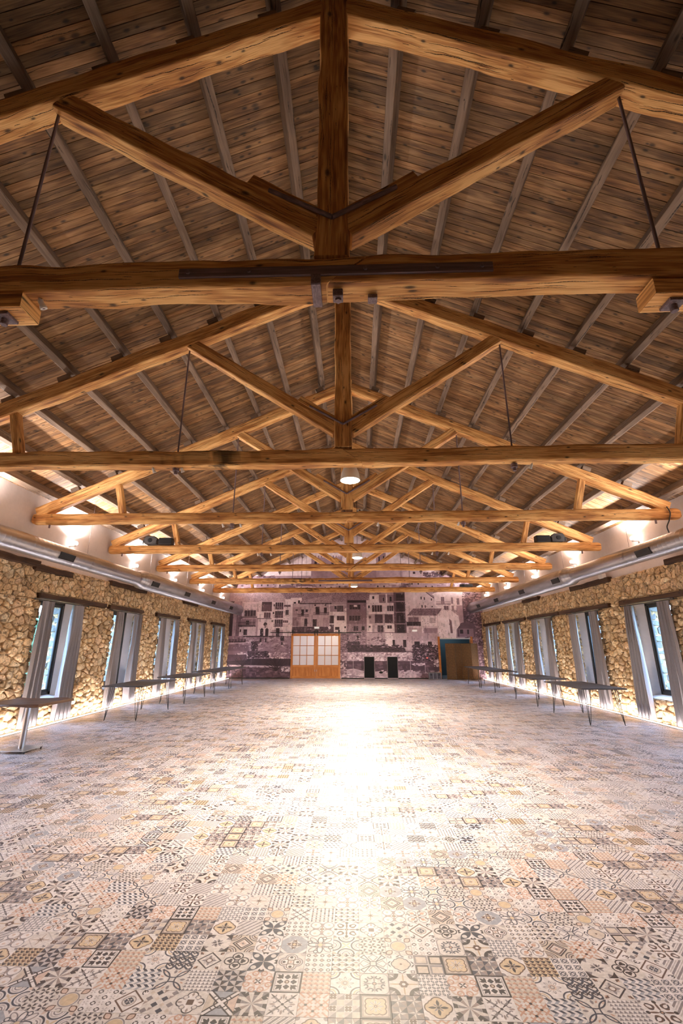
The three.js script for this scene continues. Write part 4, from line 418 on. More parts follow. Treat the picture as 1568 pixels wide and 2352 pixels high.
for (const sd of [-1, 1]) {
  const X = (a) => sd * a, xr = (a, b) => [Math.min(sd * a, sd * b), Math.max(sd * a, sd * b)];
  const w = thing(`wall_${SIDE[sd]}`, `rubble stone ${SIDE[sd]} wall with timber lintels and white plaster above`, 'wall', [0, 0, 0], null, 'structure');
  const inner = rectShape(ZB, ZE, -0.2, STONE_TOP), outer = rectShape(ZB, ZE, -0.2, roofY(sd * 7.7));
  for (const c of [...WINZ[sd], ...WINX[sd]]) { inner.holes.push(rectHole(c - 0.82, c + 0.82, 0.5, 2.66)); outer.holes.push(rectHole(c - 0.53, c + 0.53, 0.56, 2.68)); }
  obj('masonry_core', extrudeX(inner, ...xr(WX + 0.03, WX + 0.3)), M.mortar, w);
  obj('outer_masonry', extrudeX(outer, ...xr(WX + 0.3, WX + 0.8)), M.mortar, w);
  obj('plaster_band', metreUV(box(...xr(WX + 0.1, WX + 0.3), STONE_TOP, roofY(sd * WX) + 0.05, ZB, ZE)), M.plaster, w);
  // stones of the inner face
  const holes = [];
  for (const c of [...WINZ[sd], ...WINX[sd]]) holes.push([c - 0.84, c + 0.84, 0.5, 2.66]);
  for (const [a, b] of LINT[sd]) holes.push([a, b, 2.62, 2.8]);
  const place = (s, t, h) => new THREE.Vector3(X(WX + 0.03 - h), t, -s);
  const cells = [...stoneCells(3.0, ZE, 0, 2.64, 0.165, 0.118, holes, 0.3), ...stoneCells(3.0, ZE, 2.64, STONE_TOP + 0.02, 0.175, 0.125, holes, 0.3)];
  for (const c of cells) { c.geo = stoneGeo(c, place, c.t > 2.6 ? 0.03 : 0.07, sd < 0, c.t > 2.6 ? 0.005 : 0.009); c.seen = c.s > (sd < 0 ? 7.8 : 8.7) ? c.area / Math.pow(c.s * c.s + 47, 1.5) : 0; }
  cells.sort((a, b) => b.seen - a.seen);
  cells.slice(0, 290).forEach((c) => obj('stone', c.geo, M.stone, w));
  obj('rubble_field', mergeGeometries(cells.slice(290).map((c) => c.geo)), M.stone, w).userData.kind = 'stuff';
  // lintels, window reveals
  for (const [a, b] of LINT[sd]) obj('lintel', beam(V(X(WX - 0.005), 2.715, a), V(X(WX - 0.005), 2.715, b), 0.13, 0.11, { r: 0.02, amp: 0.01 }), M.timberDark, w);
  const jamb = [], blocks = [];
  [...WINZ[sd], ...WINX[sd]].forEach((c, k) => {
    for (const e of [-1, 1]) {
      obj('reveal', metreUV(prismY([[X(WX + 0.03), c + e * 0.82], [X(WX + 0.3), c + e * 0.53], [X(WX + 0.3), c + e * 0.82]].sort((p, q) => 0), 0.5, 2.66)), M.plaster, w);
      const d = new THREE.Vector3(X(0.27), 0, e * 0.29).normalize(), nn = new THREE.Vector3(X(-0.29), 0, e * 0.27).normalize();       // along the splay and out of it (three axes)
      const pl = (s, t, h) => new THREE.Vector3(X(WX + 0.03), t, -(c + e * 0.82)).addScaledVector(d, s).addScaledVector(nn, h);
      for (const q of stoneCells(0.0, 0.2, 0.56, 2.6, 0.24, 0.17, [], 0.05)) jamb.push(stoneGeo(q, pl, 0.05, sd * e < 0, 0.01));
      const po = (s, t, h) => new THREE.Vector3(X(WX + 0.38 + s), t, -(c + e * (0.535 - h)));
      for (let t0 = 0.6, row = 0; t0 < 2.6; row++) { const t1 = Math.min(2.66, t0 + rr(0.13, 0.24)), m = row % 2 ? rr(0.1, 0.18) : rr(0.24, 0.34); for (const [a, b] of [[0, m], [m, 0.42]]) { const j = () => rr(-0.008, 0.008), Q = [[a + j(), t0 + j()], [b + j(), t0 + j()], [b + j(), t1 + j()], [a + j(), t1 + j()]]; blocks.push(stoneGeo({ P: Q, s: (a + b) / 2, t: (t0 + t1) / 2, area: (b - a) * (t1 - t0) }, po, 0.012, sd * e < 0, 0.005, [1, 1, 1])); } t0 = t1; }
    }
    const sill = new THREE.Shape([new THREE.Vector2(0, 0), new THREE.Vector2(0.27, 0), new THREE.Vector2(0.27, 0.07), new THREE.Vector2(0, 0.0)]);
    const sg = new THREE.ExtrudeGeometry(sill, { depth: 1.64, bevelEnabled: false }); if (sd < 0) sg.scale(-1, 1, 1); sg.translate(X(WX + 0.03), 0.5, -(c + 0.82)); sg.computeVertexNormals(); obj('sill_slope', metreUV(sg), M.plaster, w);
    // window
    const n = (sd < 0 ? 0 : 7) + k + 1, wi = thing(`window_${n}`, k < 5 ? `${ORD[k]} narrow black-framed window in the ${SIDE[sd]} stone wall` : `${k > 5 ? 'last' : 'first'} ${SIDE[sd]} window beside the camera, outside the frame`, 'window', [0, 0, 0], 'windows of the stone walls', 'structure');
    const fx = xr(WX + 0.3, WX + 0.37), a = c - 0.53, b = c + 0.53;
    obj('window_frame', [rbox(...fx, 0.56, 0.64, a, b), rbox(...fx, 2.6, 2.68, a, b), rbox(...fx, 0.56, 2.68, a, a + 0.075), rbox(...fx, 0.56, 2.68, b - 0.075, b)], M.frame, wi);
    const gx = xr(WX + 0.315, WX + 0.355);
    obj('sash', [rbox(...gx, 0.64, 0.69, a + 0.075, b - 0.075), rbox(...gx, 2.55, 2.6, a + 0.075, b - 0.075), rbox(...gx, 0.64, 2.6, a + 0.075, a + 0.12), rbox(...gx, 0.64, 2.6, b - 0.12, b - 0.075)], M.frame, wi);
    const pg = new THREE.PlaneGeometry(0.82, 1.86); pg.rotateY(Math.PI / 2); pg.translate(X(WX + 0.335), 1.62, -c); obj('pane', pg, M.glass, wi);
  });
  obj('jamb_stones', mergeGeometries(jamb), M.stone, w).userData.kind = 'stuff';
  const seenBlocks = blocks; seenBlocks.forEach((g) => obj('jamb_block', g, M.stonePale, w));
  // old timbers left in the masonry just under the plaster
  for (const [a, b, y] of sd < 0 ? [[7.2, 9.4, 3.36], [9.3, 10.6, 3.30], [12.4, 14.6, 3.37], [18, 19.6, 3.37]] : [[8.2, 9.9, 3.42], [12.2, 14.4, 3.38], [17, 18.6, 3.38]]) obj('wall_timber', beam(V(X(WX - 0.01), y, a), V(X(WX - 0.01), y, b), 0.13, 0.13, { r: 0.02, amp: 0.012 }), M.timberDark, w);
  // light strip along the foot of the wall
  const st = thing('light_strip', `glowing white light strip along the foot of the ${SIDE[sd]} stone wall`, 'light strip', [0, 0, 0], 'floor light strips');
  obj('channel', box(...xr(WX - 0.21, WX - 0.15), 0.0, 0.012, 2, ZE - 0.1), M.white, st);
  const glow = std({ color: 0xffffff, emissive: STRIPC, emissiveIntensity: 3.5 });
  obj('strip_diffuser', box(...xr(WX - 0.2, WX - 0.16), 0.012, 0.024, 2, ZE - 0.1), glow, st);
  const L = new THREE.RectAreaLight(STRIPC, STRIP_NITS, ZE - 2.1, 0.04); L.position.set(X(WX - 0.18), 0.03, -(ZE + 1.9) / 2); L.rotation.set(0, Math.PI / 2, 0); L.lookAt(L.position.x + sd * 0.35, 1.03, L.position.z); L.name = 'strip_lamp';
  const up = new THREE.Vector3(0, 0, 1); L.up.copy(up); const mtx = new THREE.Matrix4();
  { const zAxis = new THREE.Vector3(-sd * 0.45, -1, 0).normalize(), xAxis = new THREE.Vector3(0, 0, 1), yAxis = zAxis.clone().cross(xAxis); mtx.makeBasis(xAxis, yAxis, zAxis); L.quaternion.setFromRotationMatrix(mtx); }
  st.add(L);
}
// ------------------------------------------------------------------ roof: purlins and boarding
const PURLIN = { '-1': [0.63, 1.38, 2.12, 2.86, 3.6, 4.4, 5.22, 6.0, 6.62], 1: [0.67, 1.42, 2.17, 2.91, 3.66, 4.41, 5.19, 5.99, 6.85] };
for (const sd of [-1, 1]) {
  const c = thing('ceiling', `${SIDE[sd]} slope of the dark boarded roof with long purlins`, 'ceiling', [0, 0, 0], null, 'structure');
  const ang = Math.atan(0.45), D = 7.75 - sd * KX * 1, cs = Math.cos(ang);
  const atd = (d, off = 0) => new THREE.Vector3(KX + sd * (d + off * Math.sin(ang)), 7.95 - 0.45 * d + off * cs, 0);   // off: above the boarding's lower face
  const turned = (g, d, off, z) => { g.rotateZ(-sd * ang); const p = atd(d, off); g.translate(p.x, p.y, -z); return g; };
  obj('roof_deck', turned(new THREE.BoxGeometry((D + 0.0) / cs, 0.14, ZE - ZB + 0.6), D / 2, 0.1, (ZB + ZE) / 2), M.deck, c);
  PURLIN[sd].forEach((d, k) => {
    const a = atd(d, -0.1), w = k > 7 ? 0.14 : 0.1, u = new THREE.Vector3(sd * Math.sin(ang), cs, 0);
    for (const [z0, z1] of [[ZB, 2.75], [2.75, 9.12], [9.12, 15.45], [15.45, ZE]]) obj('purlin', beam(V(a.x + rr(-0.012, 0.012), a.y, z0), V(a.x + rr(-0.012, 0.012), a.y, z1), w, 0.2, { r: 0.012, amp: 0.004, up: u, step: 0.5 }), M.purlin, c);
  });
  if (sd < 0) obj('ridge_beam', beam(V(KX, 7.78, ZB), V(KX, 7.78, ZE), 0.16, 0.22, { r: 0.02, step: 0.5 }), M.purlin, c);
  const P = 0.09, list = [], br = [0.02, ...PURLIN[sd].slice(1, -1), D];
  for (let r = 0; ; r++) {
    const z = ZB + P * (r + 0.5); if (z > ZE) break;
    let i = 0, first = true;
    while (i < br.length - 1) {
      const j = Math.min(br.length - 1, i + (first ? 1 + Math.floor(rnd() * 4) : 2 + Math.floor(rnd() * 3))); first = false;
      const a = br[i] + 0.001, b = br[j] - 0.001, g = new THREE.BoxGeometry((b - a) / cs, 0.02, P - 0.005);
      metreUV(g, rr(0, 9), rr(0, 9)); const t = rr(0.62, 1.18), q = rr(-0.06, 0.06); paint(g, t * (1 + q), t, t * (1 - q));
      turned(g, (a + b) / 2, 0.01 + rr(-0.0025, 0.0025), z);
      const m = (a + b) / 2, dist = Math.hypot(m, 7.95 - 0.45 * m - 1.65, z); list.push({ g, seen: z > 1.6 && m < z * 0.95 + 1.2 ? (b - a) / (dist * dist) : 0 });
      i = j;
    }
  }
  list.sort((p, q) => q.seen - p.seen);
  list.slice(0, 295).forEach((p) => obj('plank', p.g, M.plank, c));
  obj('plank_field', mergeGeometries(list.slice(295).map((p) => p.g)), M.plank, c).userData.kind = 'stuff';
}
// ------------------------------------------------------------------ end wall with the print, back wall behind the camera, rooms beyond
const DOOR = [-3.36, -0.86, 0, 2.26], OPEN = [4.56, 6.24, 0, 2.06];
{
  const gable = () => { const s = new THREE.Shape(); const e = 7.7; s.moveTo(-e, -0.2); s.lineTo(e, -0.2); s.lineTo(e, roofY(e) + 0.02); s.lineTo(KX, 7.97); s.lineTo(-e, roofY(-e) + 0.02); s.closePath(); return s; };
  const s = gable(); for (const [a, b, c, d] of [DOOR, OPEN]) s.holes.push(rectHole(a, b, c - 0.1, d));
  const mural = muralTex(); mural.repeat.set(1 / 13.8, 1 / 7.952); mural.offset.set(0.5, 0);
  const g = new THREE.ExtrudeGeometry(s, { depth: 0.25, bevelEnabled: false }); g.translate(0, 0, -ZE - 0.25);
  const we = thing('wall_end', 'end wall covered by a mauve photo print of houses above a river', 'wall', [0, 0, 0], null, 'structure');
  obj('printed_face', g, [std({ map: mural, roughness: 0.62 }), M.plaster], we);
  const wb = thing('wall_back', 'rough stone wall behind the camera', 'wall', [0, 0, 0], null, 'structure');
  const g2 = new THREE.ExtrudeGeometry(gable(), { depth: 0.25, bevelEnabled: false }); g2.translate(0, 0, -ZB); obj('rough_face', g2, M.mortar, wb);
  tag(obj('baseboard_end', [box(-6.85, -3.5, 0, 0.05, ZE - 0.012, ZE), box(-0.72, 4.4, 0, 0.05, ZE - 0.012, ZE)], M.black), 'thin black skirting line along the printed end wall', 'baseboard', null, 'structure');
  // vestibule behind the sliding doors, blue room behind the open doorway
  const room = (x0, x1, h, z1, mat, label, flo) => {
    const r = thing('wall_beyond', label, 'wall', [0, 0, 0], null, 'structure'), z0 = ZE + 0.25;
    obj('room_walls', [box(x0 - 0.1, x0, 0, h, z0, z1), box(x1, x1 + 0.1, 0, h, z0, z1), box(x0 - 0.1, x1 + 0.1, 0, h, z1, z1 + 0.1), box(x0 - 0.1, x1 + 0.1, h, h + 0.1, z0, z1 + 0.1)], mat, r);
    obj('room_floor', box(x0 - 0.1, x1 + 0.1, -0.1, -0.004, ZE, z1 + 0.1), flo, r);
  };
  const blue = std({ color: new THREE.Color().setRGB(0.13, 0.20, 0.24), roughness: 0.8 }), grf = std({ color: new THREE.Color().setRGB(0.4, 0.42, 0.45), roughness: 0.5 });
  room(-4.2, 0.2, 2.7, 27.2, M.plaster, 'plastered vestibule wall behind the frosted sliding doors', grf);
  room(3.9, 7.4, 2.6, 28.2, blue, 'dark blue room wall seen through the open doorway', grf);
  const lamp = (name, label, x, y, z, cd, col) => { const t = thing(name, label, 'lamp', [x, y, z]); const m = obj('glowing_bulb', new THREE.SphereGeometry(0.05, 16, 12), std({ emissive: col, emissiveIntensity: 3 }), t); obj('cap', new THREE.CylinderGeometry(0.03, 0.05, 0.05, 16).translate(0, 0.07, 0), M.white, t); const p = new THREE.PointLight(col, cd); p.castShadow = true; p.shadow.radius = 2.5; t.add(p); return m; };
  lamp('vestibule_lamp', 'warm lamp glowing behind the right frosted door', -1.12, 2.2, 25.62, 1.1, WARM);
  lamp('vestibule_lamp', 'pale lamp in the vestibule behind the frosted doors', -2.1, 2.55, 26.4, 5, new THREE.Color().setRGB(0.95, 0.92, 1));
  lamp('room_lamp', 'bluish lamp in the room behind the woven screen', 5.4, 2.5, 27.2, 1.0, new THREE.Color().setRGB(0.75, 0.9, 1));
}
// ------------------------------------------------------------------ ground and shrubs outside the windows
{
  const g = new THREE.PlaneGeometry(120, 120); g.rotateX(-Math.PI / 2); g.translate(0, -0.3, -12);
  tag(obj('ground', g, std({ map: (() => { const t = mottle(811, [0.34, 0.40, 0.26], 0.6, 256, 16); t.repeat.set(14, 14); return t; })(), roughness: 1 })), 'pale green ground outside the windows', 'ground', null, 'structure');
  const leafM = std({ color: new THREE.Color().setRGB(0.10, 0.22, 0.14), roughness: 0.7, side: THREE.DoubleSide });
  const lg = new THREE.PlaneGeometry(0.14, 0.09);
  const spots = [[-11, 13.5, 'leafy shrub outside the nearest left window'], [-12, 17.5, 'leafy shrub outside the second left window'], [-13, 23, 'leafy shrub outside the third left window'], [12.5, 15.5, 'leafy shrub outside the nearest right window']];
  for (const [x, z, label] of spots) {
    const t = thing('shrub', label, 'shrub', [x, -0.3, z], 'shrubs outside the windows'), n = 2600, im = shade(new THREE.InstancedMesh(lg, leafM, n)), o = new THREE.Object3D(); im.name = 'foliage'; im.userData.kind = 'stuff';
    for (let i = 0; i < n; i++) { const a = rr(0, 6.283), e = Math.asin(rr(-0.9, 1)), r = 1.6 * Math.cbrt(rr(0.2, 1)); o.position.set(Math.cos(a) * Math.cos(e) * r, 1.6 + Math.sin(e) * r, Math.sin(a) * Math.cos(e) * r); o.rotation.set(rr(0, 6), rr(0, 6), rr(0, 6)); o.scale.setScalar(rr(0.7, 1.5)); o.updateMatrix(); im.setMatrixAt(i, o.matrix); }
    t.add(im); obj('stem', new THREE.CylinderGeometry(0.05, 0.08, 1.6, 8).translate(0, 0.8, 0), M.timberDark, t);
  }
}
// ------------------------------------------------------------------ roof trusses
const TZ = [2.6, 5.896, 9.02, 12.16, 15.34, 18.59, 21.84];
const TLABEL = [
  'nearest timber roof truss with a long iron strap bolted across its tie beam', 'second roof truss with the bright pendant lamp hanging just behind it', 'third roof truss, its squared tie beam showing both rounded ends',
  'fourth roof truss carrying black stage lamps and loudspeakers near both ends', 'fifth roof truss from the camera, seen below the fourth tie beam', 'sixth roof truss from the camera with a dark iron strap at mid span', 'farthest roof truss, closest to the printed end wall'];
TZ.forEach((z0, i) => {
  const t = thing('roof_truss', TLABEL[i], 'truss', [0, 0, z0 + 0.1], 'timber roof trusses');
  const P = (d, y, s, dz = 0) => new THREE.Vector3(KX + s * d, y, -dz);
  const rnd1 = i < 2 ? 0.03 : 0.075, h = i === 0 ? 0.25 : 0.235, w = i === 0 ? 0.21 : 0.2, yt = 4.168 + h / 2, sc = i % 2 ? -1.3 : 1.3;
  obj('tie_beam', beam(new THREE.Vector3(-6.97, yt + 0.0, 0), new THREE.Vector3(KX + 0.12, yt, 0), w, h, { r: rnd1, amp: 0.009, bow: 0.015, s1: sc, bulge: 0.02, step: [1, 5, 6].includes(i) ? 0.05 : 0.12, e0: i > 1 ? 0.09 : 0, soot: { 1: [[5.1, 0.28, 0.8], [4.75, 0.7, 0.4]], 5: [[4.75, 0.4, 0.75], [4.3, 0.9, 0.4]], 6: [[4.8, 0.3, 0.8]] }[i] }), M.timber, t);
  obj('tie_beam', beam(new THREE.Vector3(KX + 0.128, yt + 0.006, 0), new THREE.Vector3(6.82, yt + 0.01, 0), w * 0.97, h, { r: rnd1, amp: 0.009, bow: 0.015, s0: sc, bulge: 0.02, step: 0.12, e1: i > 1 ? 0.09 : 0 }), M.timber, t);
  obj('king_post', beam(new THREE.Vector3(KX, 4.43, 0), new THREE.Vector3(KX, 7.6, 0), 0.2, 0.25, { r: 0.022, amp: 0.01, up: new THREE.Vector3(1, 0, 0), step: 0.12 }), M.timber, t);
  for (const s of [-1, 1]) {
    obj('rafter', beam(P(6.74, 7.465 - 0.45 * 6.74, s), P(0.1, 7.465 - 0.045, s), 0.19, 0.24, { r: i < 2 ? 0.025 : 0.05, amp: 0.008, bow: 0.009, step: 0.12 }), M.timber, t);
    obj('strut', beam(P(2.42, 6.27, s), P(0.1, 4.72, s), 0.165, 0.19, { r: 0.02, amp: 0.006, bow: 0.008, step: 0.12 }), M.timber, t);
    obj('cleat', beam(P(0.66, 5.24, s), P(0.1, 4.865, s), 0.17, 0.1, { r: 0.012, amp: 0.004, step: 0.1 }), M.timber, t);
    obj('iron_strap', cyl(P(0.5, 5.1, s, -0.093), P(0.0, 4.785, s, -0.112), 0.018, 8), M.iron, t);
    obj('post', beam(P(4.87, 4.4, s), P(5.06, 5.08, s), 0.12, 0.125, { r: 0.012, amp: 0.004, up: new THREE.Vector3(1, 0, 0) }), M.timber, t);
    obj('iron_rod', cyl(P(2.46, 4.08, s), P(2.46, 6.3, s), 0.013, 8), M.iron, t);
    obj('rod_nut', [cyl(P(2.46, 4.11, s), P(2.46, 4.165, s), 0.05, 8), cyl(P(2.46, 4.06, s), P(2.46, 4.12, s), 0.026, 6)], M.iron, t);
    PURLIN[s].slice(0, 8).forEach((d) => { const y = 7.95 - 0.45 * d; obj('chock', beam(P(d - 0.08, y - 0.285 + 0.036, s), P(d + 0.08, y - 0.285 - 0.036, s), 0.12, 0.1, { r: 0.012, amp: 0.004 }), M.purlin, t); });
    if (i > 1) obj('end_bolt', cyl(P(6.45, 4.1, s), P(6.45, 4.18, s), 0.02, 8), M.iron, t);
  }
  if (i === 0) {
    const st = obj('iron_strap', rbox(-1.27, 1.02, 4.235, 4.315, -0.122, -0.1, 0.004), M.iron, t);
    for (const x of [-1.2, -0.75, 0.1, 0.62, 0.94]) obj('bolt', cyl(new THREE.Vector3(x, 4.275, 0.12), new THREE.Vector3(x, 4.275, 0.134), 0.016, 8), M.iron, st);
    obj('stirrup', [rbox(-0.295, -0.225, 4.15, 4.24, -0.125, -0.1, 0.004), rbox(-0.295, -0.225, 4.145, 4.165, -0.12, 0.11, 0.004)], M.iron, t);
    obj('bolt', [rbox(-0.14, -0.065, 4.1, 4.165, -0.06, 0.02, 0.008), cyl(new THREE.Vector3(-0.1, 4.08, 0.02), new THREE.Vector3(-0.1, 4.15, 0.02), 0.025, 6)], M.iron, t);
    obj('bolt', rbox(0.12, 0.19, 4.13, 4.165, 0.0, 0.07, 0.006), M.iron, t);
    for (const s of [-1, 1]) { const b = obj('rod_block', beam(P(2.28, 4.09, s), P(2.72, 4.09, s), 0.2, 0.13, { r: 0.012, amp: 0.004 }), M.timberPale, t); obj('iron_plate', rbox(KX + s * 2.46 - 0.06, KX + s * 2.46 + 0.06, 4.0, 4.024, -0.06, 0.06, 0.004), M.iron, b); obj('nut', cyl(P(2.46, 3.95, s), P(2.46, 4.01, s), 0.026, 6), M.iron, b); }
  }
  if (i === 5) obj('iron_strap', rbox(-1.5, 0.75, 4.24, 4.31, -0.115, -0.095, 0.004), M.iron, t);
});

// ------------------------------------------------------------------ pendant lamps behind the tie beams
const lampGlow = std({ color: 0xffffff, emissive: WARM, emissiveIntensity: 14 });
[[TZ[1] + 0.48, -0.05, 'largest bell pendant lamp, lit behind the second tie beam', true], [TZ[3] + 0.44, 0.09, 'lit bell pendant lamp behind the fourth tie beam', true], [TZ[5] + 0.44, -0.01, 'smallest lit bell pendant lamp, behind the sixth tie beam', true]].forEach(([z, x, label, seen]) => {
  const t = thing('pendant_lamp', label, 'lamp', [x, 4.08, z], 'pendant lamps along the ridge');
  const prof = [[0.15, 0], [0.148, 0.03], [0.135, 0.12], [0.105, 0.2], [0.065, 0.26], [0.045, 0.34], [0.03, 0.36], [0, 0.36]].map(([a, b]) => new THREE.Vector2(a, b));
  obj('shade', new THREE.LatheGeometry(prof, 32), M.white, t);
  obj('glowing_lens', new THREE.SphereGeometry(0.135, 24, 10, 0, 6.2832, Math.PI / 2, Math.PI / 2).scale(1, 0.35, 1).translate(0, 0.012, 0), lampGlow, t);
  obj('cord', cyl(new THREE.Vector3(0, 0.36, 0), new THREE.Vector3(0, roofY(x) - 4.075, 0), 0.006, 6), M.black, t);
  for (const [cd, an, pen] of [[PENDANT_CD, 1.12, 1], [SCATTER_CD, 1.54, 0.25]]) { const s = new THREE.SpotLight(WARM, cd, 0, an, pen, 2); s.position.set(0, -0.06, 0); s.target.position.set(0, -3, 0); s.castShadow = true; s.shadow.radius = 5; t.add(s, s.target); }   // the beam, and what the lens scatters
});
// ------------------------------------------------------------------ wall uplights over the ducts
const upGlow = std({ color: 0xffffff, emissive: UPC, emissiveIntensity: 40 });
for (const sd of [-1, 1]) [7.32, 10.52, 13.72, 16.9, 20.16, 23.4].forEach((z0, k) => {
  const z = z0 + (sd > 0 ? 0.35 : 0), y = sd > 0 ? 4.2 : 4.08, w = ['first', 'second', 'third', 'fourth', 'fifth', 'sixth', 'seventh'][k];
  if (z > ZE - 0.6) return;
  const t = thing('wall_uplight', `${w} uplight above the duct on the ${SIDE[sd]} plaster wall, counted from the camera`, 'uplight', [sd * 6.86, y, z], 'wall uplights');
  obj('bracket', rbox(sd > 0 ? 0.03 : -0.145, sd > 0 ? 0.145 : -0.03, -0.085, -0.055, -0.02, 0.02, 0.004), M.white, t);
  obj('housing', new THREE.CylinderGeometry(0.034, 0.03, 0.05, 20).translate(0, -0.065, 0), M.white, t);
  obj('glowing_lens', new THREE.SphereGeometry(0.052, 20, 14), upGlow, t);
  const s = new THREE.SpotLight(UPC, UPLIGHT_CD, 0, 1.45, 1, 2); s.position.set(0, 0.065, 0); s.target.position.set(-sd * 0.8, 2, 0); s.castShadow = true; s.shadow.radius = 2; t.add(s, s.target);
});
// ------------------------------------------------------------------ spiral ducts
for (const sd of [-1, 1]) {
  const y = sd < 0 ? 3.58 : 3.66, x = sd * 6.45, zr = sd < 0 ? 13.0 : 13.15, r0 = 0.2, r1 = 0.27, t = thing('air_duct', `galvanised spiral air duct along the ${SIDE[sd]} wall`, 'duct', [x, y, 0], 'spiral air ducts');
  const lathe = (pts) => { const g = new THREE.LatheGeometry(pts.map(([r, z]) => new THREE.Vector2(r, z)), 40); g.rotateX(-Math.PI / 2); return g; };
  const ribs = (r, a, b, p, h) => { const o = []; for (let z = a; z < b - 0.02; z += p) o.push([r, z], [r, z + p - 0.024], [r + h, z + p - 0.014], [r + h, z + p - 0.01]); o.push([r, b]); return o; };
  obj('near_section', lathe(ribs(r0, ZB + 0.05, zr, 0.13, 0.003)), M.zinc, t);
  obj('reducer', lathe([[r0 + 0.006, zr - 0.1], [r0 + 0.006, zr], [r1 + 0.006, zr + 0.28], [r1 + 0.006, zr + 0.38]]), M.zinc, t);
  obj('far_section', lathe(ribs(r1, zr + 0.36, ZE - 0.002, 0.1, 0.007)), M.zinc, t);
  for (const z of sd < 0 ? [9.4, 13.75, 16.5, 19.7, 22.6] : [9.65, 13.9, 16.8, 19.9, 22.8]) {
    const r = z < zr ? r0 : r1, a = -0.32, g = new THREE.Group(); g.name = 'outlet_grille'; g.position.set(-sd * Math.cos(a) * (r + 0.004), Math.sin(a) * (r + 0.004), -z); g.rotation.z = sd * -a; t.add(g);
    obj('grille_frame', [rbox(-0.014, 0.014, -0.075, -0.062, -0.25, 0.25, 0.003), rbox(-0.014, 0.014, 0.062, 0.075, -0.25, 0.25, 0.003), rbox(-0.014, 0.014, -0.07, 0.07, -0.25, -0.237, 0.003), rbox(-0.014, 0.014, -0.07, 0.07, 0.237, 0.25, 0.003), box(-0.012, 0.006, -0.07, 0.07, -0.24, 0.24)], M.zincDark, g);
    for (let k = -2; k <= 2; k++) obj('slat', box(-0.014, 0.012, k * 0.024 - 0.003, k * 0.024 + 0.003, -0.238, 0.238), M.black, g);
  }
  for (const z of [4.2, 7.4, 10.4, 13.8, 17, 20.2, 23.2]) { const r = z < zr ? r0 : r1; obj('hanger_wire', cyl(new THREE.Vector3(0, r, -z), new THREE.Vector3(0, roofY(x) - y + 0.0, -z), 0.0035, 5), M.iron, t); obj('clamp_ring', lathe([[r + 0.008, z - 0.015], [r + 0.008, z + 0.015]]), M.zinc, t); }
}
// ------------------------------------------------------------------ small white ceiling spots and stage gear on the tie beams
[[0, -2.33, 'small white spot socket under the nearest tie beam'], [1, -2.92, 'left white spot socket of the pair under the second tie beam'], [1, -2.5, 'right white spot socket of the pair under the second tie beam'], [1, 2.54, 'lone white spot socket under the right half of the second tie beam'],
  [2, -2.79, 'leftmost white spot socket under the third tie beam'], [2, -2.41, 'second white spot socket from the left under the third tie beam'], [2, 0.5, 'white spot socket right of centre under the third tie beam'], [2, 2.2, 'rightmost white spot socket under the third tie beam'],
  [3, -2.7, 'leftmost white spot socket under the fourth tie beam'], [3, -2.33, 'second white spot socket from the left under the fourth tie beam'], [3, 2.17, 'third white spot socket from the left under the fourth tie beam'], [3, 2.62, 'rightmost white spot socket under the fourth tie beam']].forEach(([i, x, label]) => {
  const t = thing('ceiling_spot', label, 'spotlight', [x, 4.1, TZ[i] + 0.1], 'white spot sockets under the tie beams');
  const ring = new THREE.LatheGeometry([[0.012, 0.075], [0.026, 0.075], [0.026, 0.02], [0.034, 0.012], [0.034, -0.012], [0.018, -0.012], [0.014, 0.02]].map(([a, b]) => new THREE.Vector2(a, b)), 20); obj('socket', ring, M.white, t);
  obj('stem', new THREE.CylinderGeometry(0.01, 0.01, 0.03, 10).translate(0, 0.085, 0), M.white, t);
  obj('bulb', new THREE.SphereGeometry(0.015, 12, 8), M.iron, t);
  t.rotation.set(0.5, 0, x < 0 ? 0.3 : -0.3); t.scale.setScalar(0.75);
});
